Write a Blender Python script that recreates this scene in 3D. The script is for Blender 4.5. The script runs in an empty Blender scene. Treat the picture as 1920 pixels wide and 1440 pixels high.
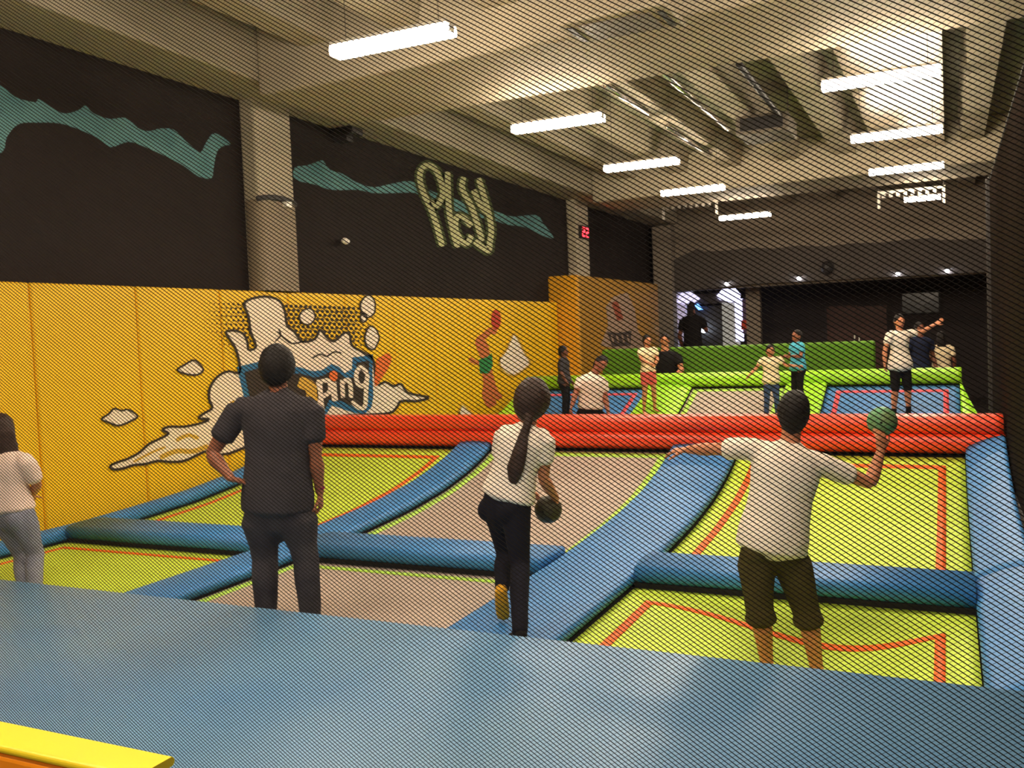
import bpy, bmesh, math, random
from mathutils import Vector, Matrix, noise
random.seed(7)
S = bpy.context.scene
COL = S.collection
PI = math.pi

# ------------------------------------------------------------------ camera
FPX, CAMH = 1749.0, 1.87
yaw, pit, rol = [math.radians(a) for a in (25.17, -2.994, -2.39)]
FW = Vector((-math.sin(yaw) * math.cos(pit), math.cos(yaw) * math.cos(pit), math.sin(pit)))
R0 = Vector((math.cos(yaw), math.sin(yaw), 0)); U0 = R0.cross(FW)
CR = R0 * math.cos(rol) + U0 * math.sin(rol)
CU = U0 * math.cos(rol) - R0 * math.sin(rol)
CO = Vector((0, 0, CAMH))
FH = Vector((-math.sin(yaw), math.cos(yaw), 0))
cd = bpy.data.cameras.new('camera'); cam = bpy.data.objects.new('camera', cd); COL.objects.link(cam)
cd.sensor_width = 36; cd.sensor_fit = 'HORIZONTAL'; cd.lens = FPX * 36 / 1920; cd.clip_start = .05
cd.dof.use_dof = True; cd.dof.focus_distance = 1.45; cd.dof.aperture_fstop = 17
cam.matrix_world = Matrix(((CR.x, CU.x, -FW.x, CO.x), (CR.y, CU.y, -FW.y, CO.y), (CR.z, CU.z, -FW.z, CO.z), (0, 0, 0, 1)))
S.camera = cam

def ray(u, v): return CR * ((u - 960) / FPX) - CU * ((v - 720) / FPX) + FW
def P(u, v, d): return CO + ray(u, v) * d
def onX(u, v, x):
    r = ray(u, v); return CO + r * (x / r.x)
def onY(u, v, y):
    r = ray(u, v); return CO + r * (y / r.y)
def onZ(u, v, z):
    r = ray(u, v); return CO + r * ((z - CAMH) / r.z)
def G(u, d, z):
    a = P(u, 0, d); b = P(u, 1000, d); t = (z - a.z) / (b.z - a.z); return a.lerp(b, t)

# ------------------------------------------------------------------ materials
def lin(c):
    return tuple(((x / 255) / 12.92 if x <= 10 else ((x / 255 + .055) / 1.055) ** 2.4) for x in c)
MATS = {}
def mat(name, rgb, rough=.6, var=.0, vscale=3., spec=.4, bump=0, bscale=60., metal=0, emit=0, rgb2=None, sheen=0, coat=0):
    if name in MATS: return MATS[name]
    m = bpy.data.materials.new(name); m.use_nodes = True; nt = m.node_tree; b = nt.nodes['Principled BSDF']
    c = lin(rgb) + (1,)
    b.inputs['Base Color'].default_value = c; b.inputs['Roughness'].default_value = rough
    b.inputs['Specular IOR Level'].default_value = spec; b.inputs['Metallic'].default_value = metal
    if coat: b.inputs['Coat Weight'].default_value = coat; b.inputs['Coat Roughness'].default_value = .25
    if emit:
        b.inputs['Emission Color'].default_value = c; b.inputs['Emission Strength'].default_value = emit
    tc = nt.nodes.new('ShaderNodeTexCoord')
    if var or rgb2:
        n = nt.nodes.new('ShaderNodeTexNoise'); n.inputs['Scale'].default_value = vscale; n.inputs['Detail'].default_value = 5
        nt.links.new(tc.outputs['Object'], n.inputs['Vector'])
        r = nt.nodes.new('ShaderNodeValToRGB'); r.color_ramp.elements[0].position = .3; r.color_ramp.elements[1].position = .72
        c2 = lin(rgb2) + (1,) if rgb2 else tuple(min(1, x * (1 + var)) for x in c[:3]) + (1,)
        r.color_ramp.elements[0].color = c if rgb2 else tuple(x * (1 - var) for x in c[:3]) + (1,)
        r.color_ramp.elements[1].color = c2
        nt.links.new(n.outputs['Fac'], r.inputs['Fac']); nt.links.new(r.outputs['Color'], b.inputs['Base Color'])
    if bump:
        n2 = nt.nodes.new('ShaderNodeTexNoise'); n2.inputs['Scale'].default_value = bscale; n2.inputs['Detail'].default_value = 3
        nt.links.new(tc.outputs['Object'], n2.inputs['Vector'])
        bp = nt.nodes.new('ShaderNodeBump'); bp.inputs['Strength'].default_value = bump; bp.inputs['Distance'].default_value = .01
        nt.links.new(n2.outputs['Fac'], bp.inputs['Height']); nt.links.new(bp.outputs['Normal'], b.inputs['Normal'])
    MATS[name] = m
    return m

M_conc = mat('painted_concrete', (184, 172, 150), .75, .06, 1.2, .25, .25, 14)
M_slab = mat('ceiling_slab_paint', (152, 148, 122), .7, .08, .8, .3, .2, 10)
M_gloss = mat('shiny_ceiling_sheet', (196, 178, 150), .3, .05, 1.5, .6)
M_black = mat('black_wall_paint', (44, 37, 36), .85, .12, .7, .15)
M_beige = mat('far_wall_paint', (146, 134, 120), .85, .08, .8, .2)
M_drape = mat('grey_canvas', (90, 84, 80), .9, .1, 1.2, .1, .4, 8)
M_floor = mat('dark_floor', (70, 62, 58), .7, .1, 1, .3)
M_yel = mat('yellow_vinyl', (246, 195, 24), .45, .05, .5, .4, .12, 6)
M_shadeyel = mat('shaded_yellow_vinyl', (178, 130, 30), .55, .06, .8, .3)  # yellow darkened so the colour itself holds the wall's shade
M_blue = mat('blue_vinyl', (60, 128, 192), .5, .09, 1.1, .35, .22, 7)
M_bluebig = mat('worn_blue_vinyl', (92, 144, 192), .42, .0, .9, .45, .2, 6, rgb2=(112, 156, 190))
M_gap = mat('shadow_and_valve_black', (20, 20, 22), .9)  # black for shadow lines under pads, also the ball valves
M_lime = mat('lime_bed_mesh', (192, 216, 70), .6, .04, 2, .3, .15, 200)
M_greybed = mat('grey_bed_mesh', (174, 157, 144), .55, .04, 2, .35, .15, 200)
M_bluebed = mat('blue_bed_mesh', (66, 122, 184), .45, .04, 2, .4, .15, 200)
M_oline = mat('orange_stripe', (240, 104, 30), .6)
M_gline = mat('lime_stripe', (176, 220, 84), .6)
M_rline = mat('red_stripe', (222, 74, 84), .6)
M_red = mat('orange_red_vinyl', (240, 76, 40), .35, .05, 2, .5, .15, 8)
M_green = mat('lime_vinyl', (166, 226, 44), .4, .06, 2, .45, .15, 8)
M_dgreen = mat('dark_green_vinyl', (88, 132, 26), .6, .08, 1.5, .3)
M_railyel = mat('bright_yellow_vinyl', (255, 226, 40), .4, .02, 3, .5)
M_railor = mat('orange_vinyl', (252, 150, 22), .45, .03, 3, .4)
M_net = mat('black_net_cord', (26, 22, 21), .8, spec=.15)
M_sidenet = mat('dark_brown_net_cord', (50, 41, 37), .85, spec=.1)
M_rope = mat('black_rope', (24, 22, 22), .8)
M_tube = mat('lit_diffuser', (255, 236, 210), .4, emit=30.)
M_housing = mat('white_enamel', (236, 230, 220), .4)
M_wire = mat('grey_wire', (120, 112, 104), .5, metal=.6)
M_steel = mat('galvanised_steel', (212, 206, 196), .22, .05, 4, .6, metal=.85)
M_white = mat('mural_white', (246, 228, 206), .6)
M_ink = mat('mural_black', (52, 40, 30), .7)
M_mblue = mat('mural_blue', (38, 104, 150), .6)
M_mor = mat('mural_orange', (236, 112, 40), .6)
M_brown = mat('mural_brown', (206, 112, 60), .6)
M_mgreen = mat('mural_green', (40, 128, 70), .6)
M_mred = mat('mural_red', (196, 62, 32), .6)
M_mgold = mat('mural_gold', (214, 170, 60), .6)
M_teal = mat('mural_teal', (88, 132, 138), .8, 0, 2.2, .1, rgb2=(112, 158, 162))
M_graf = mat('graffiti_cream', (206, 204, 158), .8, .1, 6, .1)
M_grafd = mat('graffiti_green', (84, 92, 62), .8, .1, 6, .1)
M_dark = mat('dark_grey_plastic', (44, 40, 40), .5)
M_mid = mat('grey_metal_panel', (120, 110, 98), .5)
M_wood = mat('dark_brown_door', (84, 44, 32), .5, .1, 3)
M_bkwall = mat('dark_back_wall', (62, 54, 54), .8, .1, 1)
M_skinA = mat('skin_brown', (150, 92, 66), .5, .05, 8)
M_skinB = mat('skin_tan', (196, 128, 92), .5, .05, 8)
M_skinC = mat('skin_deep_brown', (118, 70, 50), .5, .05, 8)
M_hair = mat('black_hair', (26, 20, 18), .6, .3, 60, .3, .6, 120)
M_hairb = mat('dark_brown_hair', (54, 34, 26), .5, .3, 60, .35, .6, 120)
M_eye = mat('eye_dark', (30, 22, 20), .2)
M_lip = mat('lips', (150, 74, 66), .5)
M_tgrey = mat('charcoal_jersey', (66, 62, 66), .9, .12, 9, .1, .3, 60)
M_twhite = mat('white_jersey', (240, 226, 210), .85, .03, 9, .15, .2, 60)
M_tpink = mat('pale_pink_jersey', (236, 210, 196), .85, .03, 9, .15, .2, 60)
M_tcream = mat('cream_jersey', (240, 218, 180), .85, .03, 9, .15)
M_tcyan = mat('cyan_jersey', (84, 178, 204), .8, .05, 9, .15)
M_tblack = mat('black_jersey', (30, 28, 30), .85, .1, 9, .1)
M_tnavy = mat('navy_jersey', (38, 44, 66), .85, .1, 9, .1)
M_jgrey = mat('faded_black_denim', (50, 48, 56), .9, .0, 5, .1, .3, 90, rgb2=(78, 74, 78))
M_jnavy = mat('dark_navy_denim', (28, 28, 38), .85, .1, 6, .1, .2, 90)
M_jlight = mat('pale_blue_denim', (150, 152, 168), .9, .0, 6, .1, .2, 90, rgb2=(120, 122, 138))
M_jblue = mat('blue_denim', (66, 80, 120), .9, .1, 6, .1)
M_olive = mat('olive_cotton', (74, 66, 38), .9, .1, 8, .1, .3, 50)
M_pinkp = mat('coral_cotton', (222, 96, 88), .85, .05, 8)
M_sock = mat('mustard_sock', (206, 150, 36), .9, .1, 20)
M_ballg = mat('green_ball_rubber', (64, 148, 100), .5, 0, 9, rgb2=(120, 130, 84))
M_balld = mat('dark_ball_rubber', (46, 44, 34), .5, .0, 9, rgb2=(70, 66, 44))

# ------------------------------------------------------------------ object helpers
def tag(o, label=None, cat=None, group=None, kind=None):
    if label: o['label'] = label
    if cat: o['category'] = cat
    if group: o['group'] = group
    if kind: o['kind'] = kind
    return o
def empty(name, loc, label, cat, group=None):
    o = bpy.data.objects.new(name, None); COL.objects.link(o); o.location = loc; o.empty_display_size = .1
    return tag(o, label, cat, group)
def link(name, me, mats, parent=None, smooth=False):
    for m in (mats if isinstance(mats, (list, tuple)) else [mats]): me.materials.append(m)
    if smooth: me.shade_smooth()
    o = bpy.data.objects.new(name, me); COL.objects.link(o)
    if parent is not None: o.parent = parent
    return o
class MB:
    """collects geometry given in world coordinates; build() makes one mesh relative to its parent's base"""
    def __init__(s): s.v = []; s.f = []; s.mi = []
    def add(s, vs, fs, mi=0):
        n = len(s.v); s.v += [tuple(v) for v in vs]; s.f += [tuple(i + n for i in f) for f in fs]; s.mi += [mi] * len(fs); return s
    def box(s, x0, x1, y0, y1, z0, z1, mi=0):
        v = [(x, y, z) for x in (x0, x1) for y in (y0, y1) for z in (z0, z1)]
        return s.add(v, [(0, 1, 3, 2), (4, 6, 7, 5), (0, 4, 5, 1), (2, 3, 7, 6), (0, 2, 6, 4), (1, 5, 7, 3)], mi)
    def tube(s, pts, rads, side=None, n=12, cap=True, mi=0):
        pts = [Vector(p) for p in pts]; rads = [r if isinstance(r, tuple) else (r, r) for r in rads]
        ref = Vector(side) if side is not None else None
        T = []
        for i in range(len(pts)):
            a = pts[max(0, i - 1)]; b = pts[min(len(pts) - 1, i + 1)]
            t = (b - a); t = t.normalized() if t.length > 1e-9 else Vector((0, 0, 1)); T.append(t)
        if cap:  # rounded ends
            P2, R2, T2 = [], [], []
            r0 = min(rads[0]); r1 = min(rads[-1])
            for k in (0, 35, 65):
                c, q = math.cos(math.radians(k)), math.sin(math.radians(k))
                P2.append(pts[0] - T[0] * r0 * .8 * (1 - q) * 1.0); R2.append(tuple(x * max(.12, q) for x in rads[0])); T2.append(T[0])
            P2 += pts; R2 += rads; T2 += T
            for k in (65, 35, 0):
                q = math.sin(math.radians(k))
                P2.append(pts[-1] + T[-1] * r1 * .8 * (1 - q)); R2.append(tuple(x * max(.12, q) for x in rads[-1])); T2.append(T[-1])
            pts, rads, T = P2, R2, T2
        vs = []; a_prev = None
        for p, r, t in zip(pts, rads, T):
            if ref is not None: a = ref - t * ref.dot(t)
            elif a_prev is not None: a = a_prev - t * a_prev.dot(t)
            else:
                a = t.orthogonal()
            if a.length < 1e-6: a = t.orthogonal()
            a.normalize(); b = t.cross(a); a_prev = a
            for k in range(n):
                th = 2 * PI * k / n
                vs.append(p + a * (math.cos(th) * r[0]) + b * (math.sin(th) * r[1]))
        m = len(pts); fs = []
        for i in range(m - 1):
            for k in range(n):
                fs.append((i * n + k, i * n + (k + 1) % n, (i + 1) * n + (k + 1) % n, (i + 1) * n + k))
        fs.append(tuple(reversed(range(n)))); fs.append(tuple((m - 1) * n + k for k in range(n)))
        return s.add(vs, fs, mi)
    def ell(s, c, ax, nu=16, nv=12, fn=None, mi=0):
        """ellipsoid; ax = three half-axis vectors; fn deforms the unit point"""
        c = Vector(c); vs = []
        def pt(x, y, z):
            if fn: x, y, z = fn(x, y, z)
            return c + ax[0] * x + ax[1] * y + ax[2] * z
        vs.append(pt(0, 0, -1))
        for j in range(1, nv):
            ph = -PI / 2 + PI * j / nv
            for i in range(nu):
                th = 2 * PI * i / nu
                vs.append(pt(math.cos(ph) * math.cos(th), math.cos(ph) * math.sin(th), math.sin(ph)))
        vs.append(pt(0, 0, 1)); fs = []
        for i in range(nu): fs.append((0, 1 + (i + 1) % nu, 1 + i))
        for j in range(nv - 2):
            for i in range(nu):
                a = 1 + j * nu; fs.append((a + i, a + (i + 1) % nu, a + nu + (i + 1) % nu, a + nu + i))
        t = len(vs) - 1; a = 1 + (nv - 2) * nu
        for i in range(nu): fs.append((t, a + i, a + (i + 1) % nu))
        return s.add(vs, fs, mi)
    def sweep(s, section, path, mi=0, closed=True):
        """section: list of (a,b); path: list of functions or frames (origin, A, B)"""
        n = len(section); vs = []
        for (o, A, B) in path:
            for a, b in section: vs.append(o + A * a + B * b)
        fs = []
        for i in range(len(path) - 1):
            for k in range(n):
                fs.append((i * n + k, i * n + (k + 1) % n, (i + 1) * n + (k + 1) % n, (i + 1) * n + k))
        fs.append(tuple(reversed(range(n)))); fs.append(tuple((len(path) - 1) * n + k for k in range(n)))
        return s.add(vs, fs, mi)
    def mesh(s, base=(0, 0, 0), fix=True):
        me = bpy.data.meshes.new('m'); b = Vector(base)
        me.from_pydata([tuple(Vector(v) - b) for v in s.v], [], s.f)
        me.polygons.foreach_set('material_index', s.mi)
        if fix:
            bm = bmesh.new(); bm.from_mesh(me); bmesh.ops.recalc_face_normals(bm, faces=bm.faces); bm.to_mesh(me); bm.free()
        me.update(); return me
    def build(s, name, mats, parent=None, smooth=False, bevel=0, base=None):
        if parent is not None: base = parent_base(parent)
        me = s.mesh(base or (0, 0, 0))
        o = link(name, me, mats, parent, smooth)
        if parent is None and base is not None: o.location = base
        if bevel:
            md = o.modifiers.new('bevel', 'BEVEL'); md.width = bevel; md.segments = 3; md.limit_method = 'ANGLE'
        return o
def parent_base(p):
    b = Vector(p.location); q = p.parent
    while q is not None: b += q.location; q = q.parent
    return b
def struct(name, mb, m, bevel=0):
    return tag(mb.build(name, m, bevel=bevel), kind='structure')

def rrect(a0, a1, b0, b1, r, n=5, bulge=0):
    """rounded rectangle section, counter-clockwise"""
    out = []
    for (ca, cb, s0) in ((a1 - r, b0 + r, -90), (a1 - r, b1 - r, 0), (a0 + r, b1 - r, 90), (a0 + r, b0 + r, 180)):
        for k in range(n + 1):
            t = math.radians(s0 + 90 * k / n); out.append((ca + r * math.cos(t), cb + r * math.sin(t)))
    if bulge:
        mid = (a0 + a1) / 2; w = (a1 - a0) / 2; ex = []
        i = 2 * n + 1
        p, q = out[i], out[i + 1]
        for k in (1, 2, 3):
            t = k / 4; ex.append((p[0] + (q[0] - p[0]) * t, p[1] + bulge * math.sin(PI * t)))
        out = out[:i + 1] + ex + out[i + 1:]
    return out
def lerpf(tab):
    def f(y):
        if y <= tab[0][0]: return tab[0][1]
        for (a, b), (c, d) in zip(tab, tab[1:]):
            if y <= c:
                t = (y - a) / (c - a); return b + (d - b) * t
        return tab[-1][1]
    def g(y): return (f(y - .15) + f(y) * 2 + f(y + .15)) / 4
    return g

# ------------------------------------------------------------------ room shell
XW = -8.46        # black wall plane
struct('floor', MB().box(-9, 7, -5, 34, -.95, -.75), M_floor)
struct('ceiling', MB().box(-9, 7, -5, 34, 5.85, 6.05), M_slab)
struct('wall_left', MB().box(XW - .3, XW, -5, 34, -.75, 5.85), M_black)
struct('wall_right', MB().box(6.4, 6.7, -5, 34, -.75, 5.85), M_bkwall)
struct('wall_back', MB().box(-9, 7, -5.3, -5, -.75, 5.85), M_bkwall)
wf = MB().box(-8.3, 6.4, 28.8, 29.1, 3.02, 5.85)
struct('wall_far', wf, M_beige)
struct('wall_recess', MB().box(-8.3, 6.4, 33.4, 33.6, -.75, 5.85), M_bkwall)
# long wall beam above the black wall and the deep cross beams
struct('beam', MB().box(XW, -7.62, -5, 28.8, 5.115, 5.85), M_conc, .03)
struct('beam', MB().box(-7.62, 6.4, 9.25, 11.25, 4.93, 5.85), M_conc, .05)
struct('beam', MB().box(-7.62, 6.4, 21.1, 23.2, 4.93, 5.85), M_conc, .05)
struct('beam', MB().box(-7.62, 6.4, -2.2, -.4, 4.93, 5.85), M_conc, .05)
for (ya, yb) in ((-.4, 9.25), (11.25, 21.1), (23.2, 28.8)):
    x = -6.98
    while x < 6.2:
        # tapered rib of the concrete roof panels
        mb = MB(); a, b = .27, .20
        fr = [(Vector((x + .27, yy, 0)), Vector((1, 0, 0)), Vector((0, 0, 1))) for yy in (ya, yb)]
        mb.sweep([(-b, 5.40), (b, 5.40), (a, 5.85), (-a, 5.85)], fr)
        struct('ceiling_rib', mb, M_conc); x += 1.2
# square columns on the wall with a padded lower sleeve
def column(y0, y1, low):
    FX = -8.2
    o = MB(); sec = rrect(XW, FX, y0, y1, .05)
    o.sweep(sec, [(Vector((0, 0, z)), Vector((1, 0, 0)), Vector((0, 1, 0))) for z in (2.6, 5.12)])
    c = tag(o.build('column', M_conc), kind='structure')
    if low:
        s = MB(); s.sweep(rrect(XW + .001, FX + .03, y0 - .03, y1 + .03, .12, 8), [(Vector((0, 0, z)), Vector((1, 0, 0)), Vector((0, 1, 0))) for z in (2.6, 3.80)])
        s.build('padded_sleeve', mat('grey_sleeve', (142, 126, 106), .7, .05, 3), c)
        s = MB(); n = 14; ym = (y0 + y1) / 2
        s.tube([(FX + .045 - .05 * (2 * i / n - 1) ** 4, y0 - .03 + (y1 - y0 + .06) * i / n, 3.80 + .05 * (1 - (2 * i / n - 1) ** 2)) for i in range(n + 1)], [(.012, .035)] * (n + 1), side=(1, 0, 0), n=8)
        s.build('strap', M_dark, c)
        MB().box(FX + .02, FX + .09, y0 + .46, y0 + .58, 3.74, 3.81).build('buckle', M_housing, c)
column(onX(445, 190, XW).y, onX(545, 220, -8.2).y, True); column(onX(1060, 385, XW).y, onX(1103, 400, -8.2).y, False)

# pale sheet added to be lit up by the lights below; conduits
t = MB().box(-1.28, -.02, 11.3, 20.95, 5.33, 5.37).build('added_ceiling_sheet', M_gloss)
tag(t, 'shiny pale sheet added to brighten the ceiling above the right row of lights', 'roof sheet')
for u0, v0, u1, v1, lab in ((1228, 138, 1376, 240, 'thin polished conduit left of the grey ceiling unit'), (1132, 160, 1216, 212, 'thin polished conduit right of the second light'), (1250, 238, 1332, 292, 'thin polished conduit above the third light')):
    a, b = onZ(u0, v0, 5.35), onZ(u1, v1, 5.35); x = (a.x + b.x) / 2
    tag(MB().tube([(x, a.y, 5.355), (x, b.y, 5.355)], [.045, .045]).build('ceiling_conduit', M_steel, smooth=True), lab, 'pipe', 'polished conduits under the ribs')
a, b = onZ(1384, 118, 5.3), onZ(1478, 238, 5.2)
tag(MB().tube([(a.x, a.y + .05, 5.3), (b.x, b.y - .1, 5.2)], [.045, .045]).build('ceiling_cable_tray', M_dark), 'straight black cable tray running to the grey ceiling unit', 'cable tray')
c = onZ(1438, 258, 5.0)
e = empty('ceiling_unit', c, 'grey box shaped unit hung between ceiling ribs behind the first beam', 'air unit')
MB().box(c.x - .42, c.x + .42, c.y - .5, c.y + .5, 5.0, 5.3).build('casing', M_mid, e, bevel=.03)
MB().box(c.x - .34, c.x + .34, c.y - .53, c.y - .49, 5.05, 5.25).build('outlet', M_dark, e)
for dx in (-.35, .35): MB().tube([(c.x + dx, c.y, 5.28), (c.x + dx, c.y, 5.86)], [.012, .012]).build('hanger', M_wire, e)
# cassette on the first beam
c = onZ(1165, 42, 4.9)
e = empty('ceiling_air_conditioner', (c.x, c.y, 4.93), 'square grey air conditioner cassette under the first beam, top of the frame', 'air conditioner')
MB().box(c.x - .55, c.x + .55, c.y - .38, c.y + .38, 4.86, 4.929).build('casing', M_conc, e, bevel=.02)
MB().box(c.x - .36, c.x + .36, c.y - .26, c.y + .26, 4.852, 4.87).build('grille', M_mid, e)
for sx in (-.49, .43): MB().box(c.x + sx, c.x + sx + .06, c.y - .24, c.y + .24, 4.85, 4.87).build('louvre', M_dark, e)

# ------------------------------------------------------------------ lights
LZ = 4.6
def fixture(xc, yc, label, L=1.24):
    e = empty('ceiling_light', (xc, yc, LZ), label, 'light', 'hanging fluorescent lights')
    d = MB(); d.sweep(rrect(-.10, .10, -.06, .03, .03, 4), [(Vector((xc + s * L / 2, yc, LZ)), Vector((0, 1, 0)), Vector((0, 0, 1))) for s in (-1, 1)])
    d.build('diffuser', M_tube, e)
    MB().box(xc - L / 2, xc + L / 2, yc - .10, yc + .10, LZ + .031, LZ + .06).build('housing', M_housing, e)
    for s in (-1, 1):
        MB().box(xc + s * L / 2 - .005, xc + s * L / 2 + .005, yc - .05, yc + .05, LZ - .03, LZ + .03).build('end_cap', M_housing, e)
        MB().tube([(xc + s * L * .4, yc, LZ + .055), (xc + s * L * .4, yc, 5.86)], [.004, .004], n=6).build('hanging_wire', M_wire, e)
    return e
WL = 'white fluorescent light of the row nearer the black wall, '
WR = 'white fluorescent light under the added pale sheet, '
for yy, lab in ((7.43, WL + 'the one before the first beam'), (11.42, WL + 'first after the first beam'), (15.07, WL + 'second after the first beam'), (18.5, WL + 'third after the first beam'), (23.75, WL + 'the farthest, by the far wall')):
    fixture(-4.56, yy, lab)
for yy, lab in ((11.5, WR + 'the nearest'), (15.05, WR + 'second from camera'), (18.6, WR + 'third from camera')):
    fixture(-.66, yy, lab)
fixture(-.5, 23.4, 'short looking fluorescent light beyond the far beam on the right', .75)
fixture(-.66, 7.43, 'long white fluorescent light above the near court, above the frame')
for xx in (-4.56, -.66):  # unseen fixtures, added to light the rail and front pad
    fixture(xx, .1, 'unseen added fluorescent light over the viewing side, ' + ('towards the black wall' if xx < -2 else 'above the camera'))
fixture(-2.6, -3.3, 'unseen fluorescent light added behind the viewing side')  # unseen fixture, added to light the rail's orange side
fixture(-4.56, 3.6, 'long white fluorescent light above the front pad, over the left half')
fixture(-.66, 3.6, 'long white fluorescent light above the front pad, over the right half')

# ------------------------------------------------------------------ yellow wall pads and their murals
XF = -8.215
y = 2.39; k = 0; ys = []
while y < 20.0:
    ys.append((y, min(y + 1.33, 20.12))); y += 1.33
names = ['nearest', 'second', 'third', 'fourth', 'fifth', 'sixth', 'seventh', 'eighth', 'ninth', 'tenth', 'eleventh', 'twelfth', 'thirteenth', 'fourteenth']
for i, (a, b) in enumerate(ys):
    o = MB().box(XW + .002, XF, a + .006, b - .006, -.05, 2.59).build('wall_pad', M_yel, bevel=.03)
    extra = {2: 'plain, at the left frame edge', 3: 'plain, left of the lone small clouds', 4: 'with the small cloud'}.get(i, 'painted with murals' if i > 4 else 'plain, beside the front pad')
    tag(o, f'{names[i]} yellow padded wall panel from the camera, {extra}', 'wall pad', 'yellow padded wall panels')
# taller yellow wall further down, its light and shade put into two panel colours
e = empty('padded_wall', (-8, 20.2, 0), 'taller shade-darkened yellow padded wall beyond the bright yellow one', 'wall pad')
MB().box(XW, -7.78, 20.35, 27.0, -.7, 3.2).build('side_panel', M_shadeyel, e, bevel=.03)
MB().box(XW, -7.74, 20.2, 20.35, -.7, 3.2).build('end_panel', mat('lit_yellow_vinyl', (228, 164, 36), .5, .05, 1), e, bevel=.03)  # end face in a brighter tone, as light falls on it

def flat(poly, x, th=.004, base=None):
    """thin painted shape on a plane x = const, traced as (u,v) corners, given a small real thickness"""
    pts = [onX(u, v, x) for u, v in poly]
    n = len(pts); mb = MB()
    vs = [Vector((x, p.y, p.z)) for p in pts] + [Vector((x + th, p.y, p.z)) for p in pts]
    bm = bmesh.new(); bv = [bm.verts.new(v) for v in vs]
    f = bm.faces.new(bv[n:])
    for i in range(n): bm.faces.new((bv[i], bv[(i + 1) % n], bv[n + (i + 1) % n], bv[n + i]))
    bm.normal_update(); bmesh.ops.triangulate(bm, faces=[f]); bm.verts.index_update()
    mb.add([v.co.copy() for v in bm.verts], [tuple(v.index for v in ff.verts) for ff in bm.faces]); bm.free()
    return mb
def smoothpoly(pts, n=4, closed=True):
    out = []; m = len(pts)
    rng = range(m) if closed else range(m - 1)
    for i in rng:
        if closed: p0, p1, p2, p3 = pts[i - 1], pts[i], pts[(i + 1) % m], pts[(i + 2) % m]
        else: p0, p1, p2, p3 = pts[max(0, i - 1)], pts[i], pts[i + 1], pts[min(m - 1, i + 2)]
        for k in range(n):
            t = k / n
            out.append(tuple(.5 * (2 * b + (c - a) * t + (2 * a - 5 * b + 4 * c - d) * t * t + (3 * b - a - 3 * c + d) * t ** 3) for a, b, c, d in zip(p0, p1, p2, p3)))
    if not closed: out.append(pts[-1])
    return out
def ribbon(pts, w, x, th=.004, smooth=True):
    """brush stroke of pixel width w along pts on the plane x"""
    if smooth: pts = smoothpoly(pts, 5, False)
    L, Rr = [], []
    for i in range(len(pts)):
        a, b = pts[max(0, i - 1)], pts[min(len(pts) - 1, i + 1)]; dx, dy = b[0] - a[0], b[1] - a[1]; l = math.hypot(dx, dy) or 1
        q = w * .5 * (.75 if i in (0, len(pts) - 1) else 1)
        L.append((pts[i][0] - dy / l * q, pts[i][1] + dx / l * q)); Rr.append((pts[i][0] + dy / l * q, pts[i][1] - dx / l * q))
    mb = MB(); n = len(pts)
    W = [onX(*p, x) for p in L + Rr]
    vs = [Vector((x, p.y, p.z)) for p in W] + [Vector((x + th, p.y, p.z)) for p in W]
    fs = []
    for i in range(n - 1):
        fs += [(i, i + 1, n + i + 1, n + i), (2 * n + i, 3 * n + i, 3 * n + i + 1, 2 * n + i + 1), (i, 2 * n + i, 2 * n + i + 1, i + 1), (n + i, n + i + 1, 3 * n + i + 1, 3 * n + i)]
    fs += [(0, n, 3 * n, 2 * n), (n - 1, 3 * n - 1 + 0, 4 * n - 1, 2 * n - 1)]
    fs[-1] = (n - 1, 3 * n - 1, 4 * n - 1, 2 * n - 1)
    return mb.add(vs, fs)
def outline(poly, w, x):
    return ribbon(list(poly) + [poly[0], poly[1]], w, x, .004, False)
def merge(*mbs):
    o = MB()
    for m in mbs: o.add(m.v, m.f)
    return o
def mural(name, u, v, label, cat='mural', x=XF):
    p = onX(u, v, x); return empty(name, p, label, cat)

X1, X2, X3, X4, X5 = XF + .002, XF + .007, XF + .012, XF + .017, XF + .022
e = mural('wall_mural', 560, 700, 'comic burst mural with blue lettered banner on the yellow wall pads')
burst = smoothpoly([(207, 873), (222, 866), (240, 860), (262, 848), (280, 832), (305, 820), (316, 812), (304, 806), (318, 800), (345, 800), (378, 793), (392, 786), (372, 784), (384, 774), (398, 765), (392, 748), (394, 726), (408, 706), (428, 696), (446, 700), (450, 690), (446, 668), (440, 650), (428, 632), (424, 622), (440, 620), (456, 626), (464, 642), (466, 656), (480, 650), (470, 622), (466, 594), (458, 570), (472, 560), (500, 556), (524, 564), (534, 584), (538, 610), (552, 622), (566, 640), (590, 636), (600, 618), (612, 632), (626, 640), (646, 624), (656, 628), (660, 648), (684, 662), (700, 676), (706, 720), (722, 716), (738, 724), (752, 720), (764, 736), (790, 742), (804, 746), (780, 752), (752, 752), (742, 766), (720, 776), (600, 786), (430, 850), (390, 846), (372, 852), (345, 864), (318, 866), (296, 864), (272, 870), (250, 872), (232, 878), (212, 880)], 3)
outline(burst, 4.5, X3).build('cloud_outline', M_ink, e)
flat(burst, X2).build('cloud', M_white, e)
# shading folds of the cloud tail
merge(ribbon([(300, 858), (330, 846), (362, 846), (390, 836)], 9, X3), ribbon([(330, 826), (352, 816), (372, 822)], 7, X3), ribbon([(420, 770), (440, 752)], 7, X3), ribbon([(250, 866), (285, 848), (310, 838)], 4, X3)).build('cloud_shading', M_mgold, e)
merge(ribbon([(585, 672), (600, 664), (612, 668), (626, 660), (640, 662)], 3, X3), ribbon([(520, 622), (535, 636), (548, 644), (570, 640)], 3, X3), ribbon([(516, 640), (526, 628), (522, 616)], 2.5, X3)).build('ink_line', M_ink, e)
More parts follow.
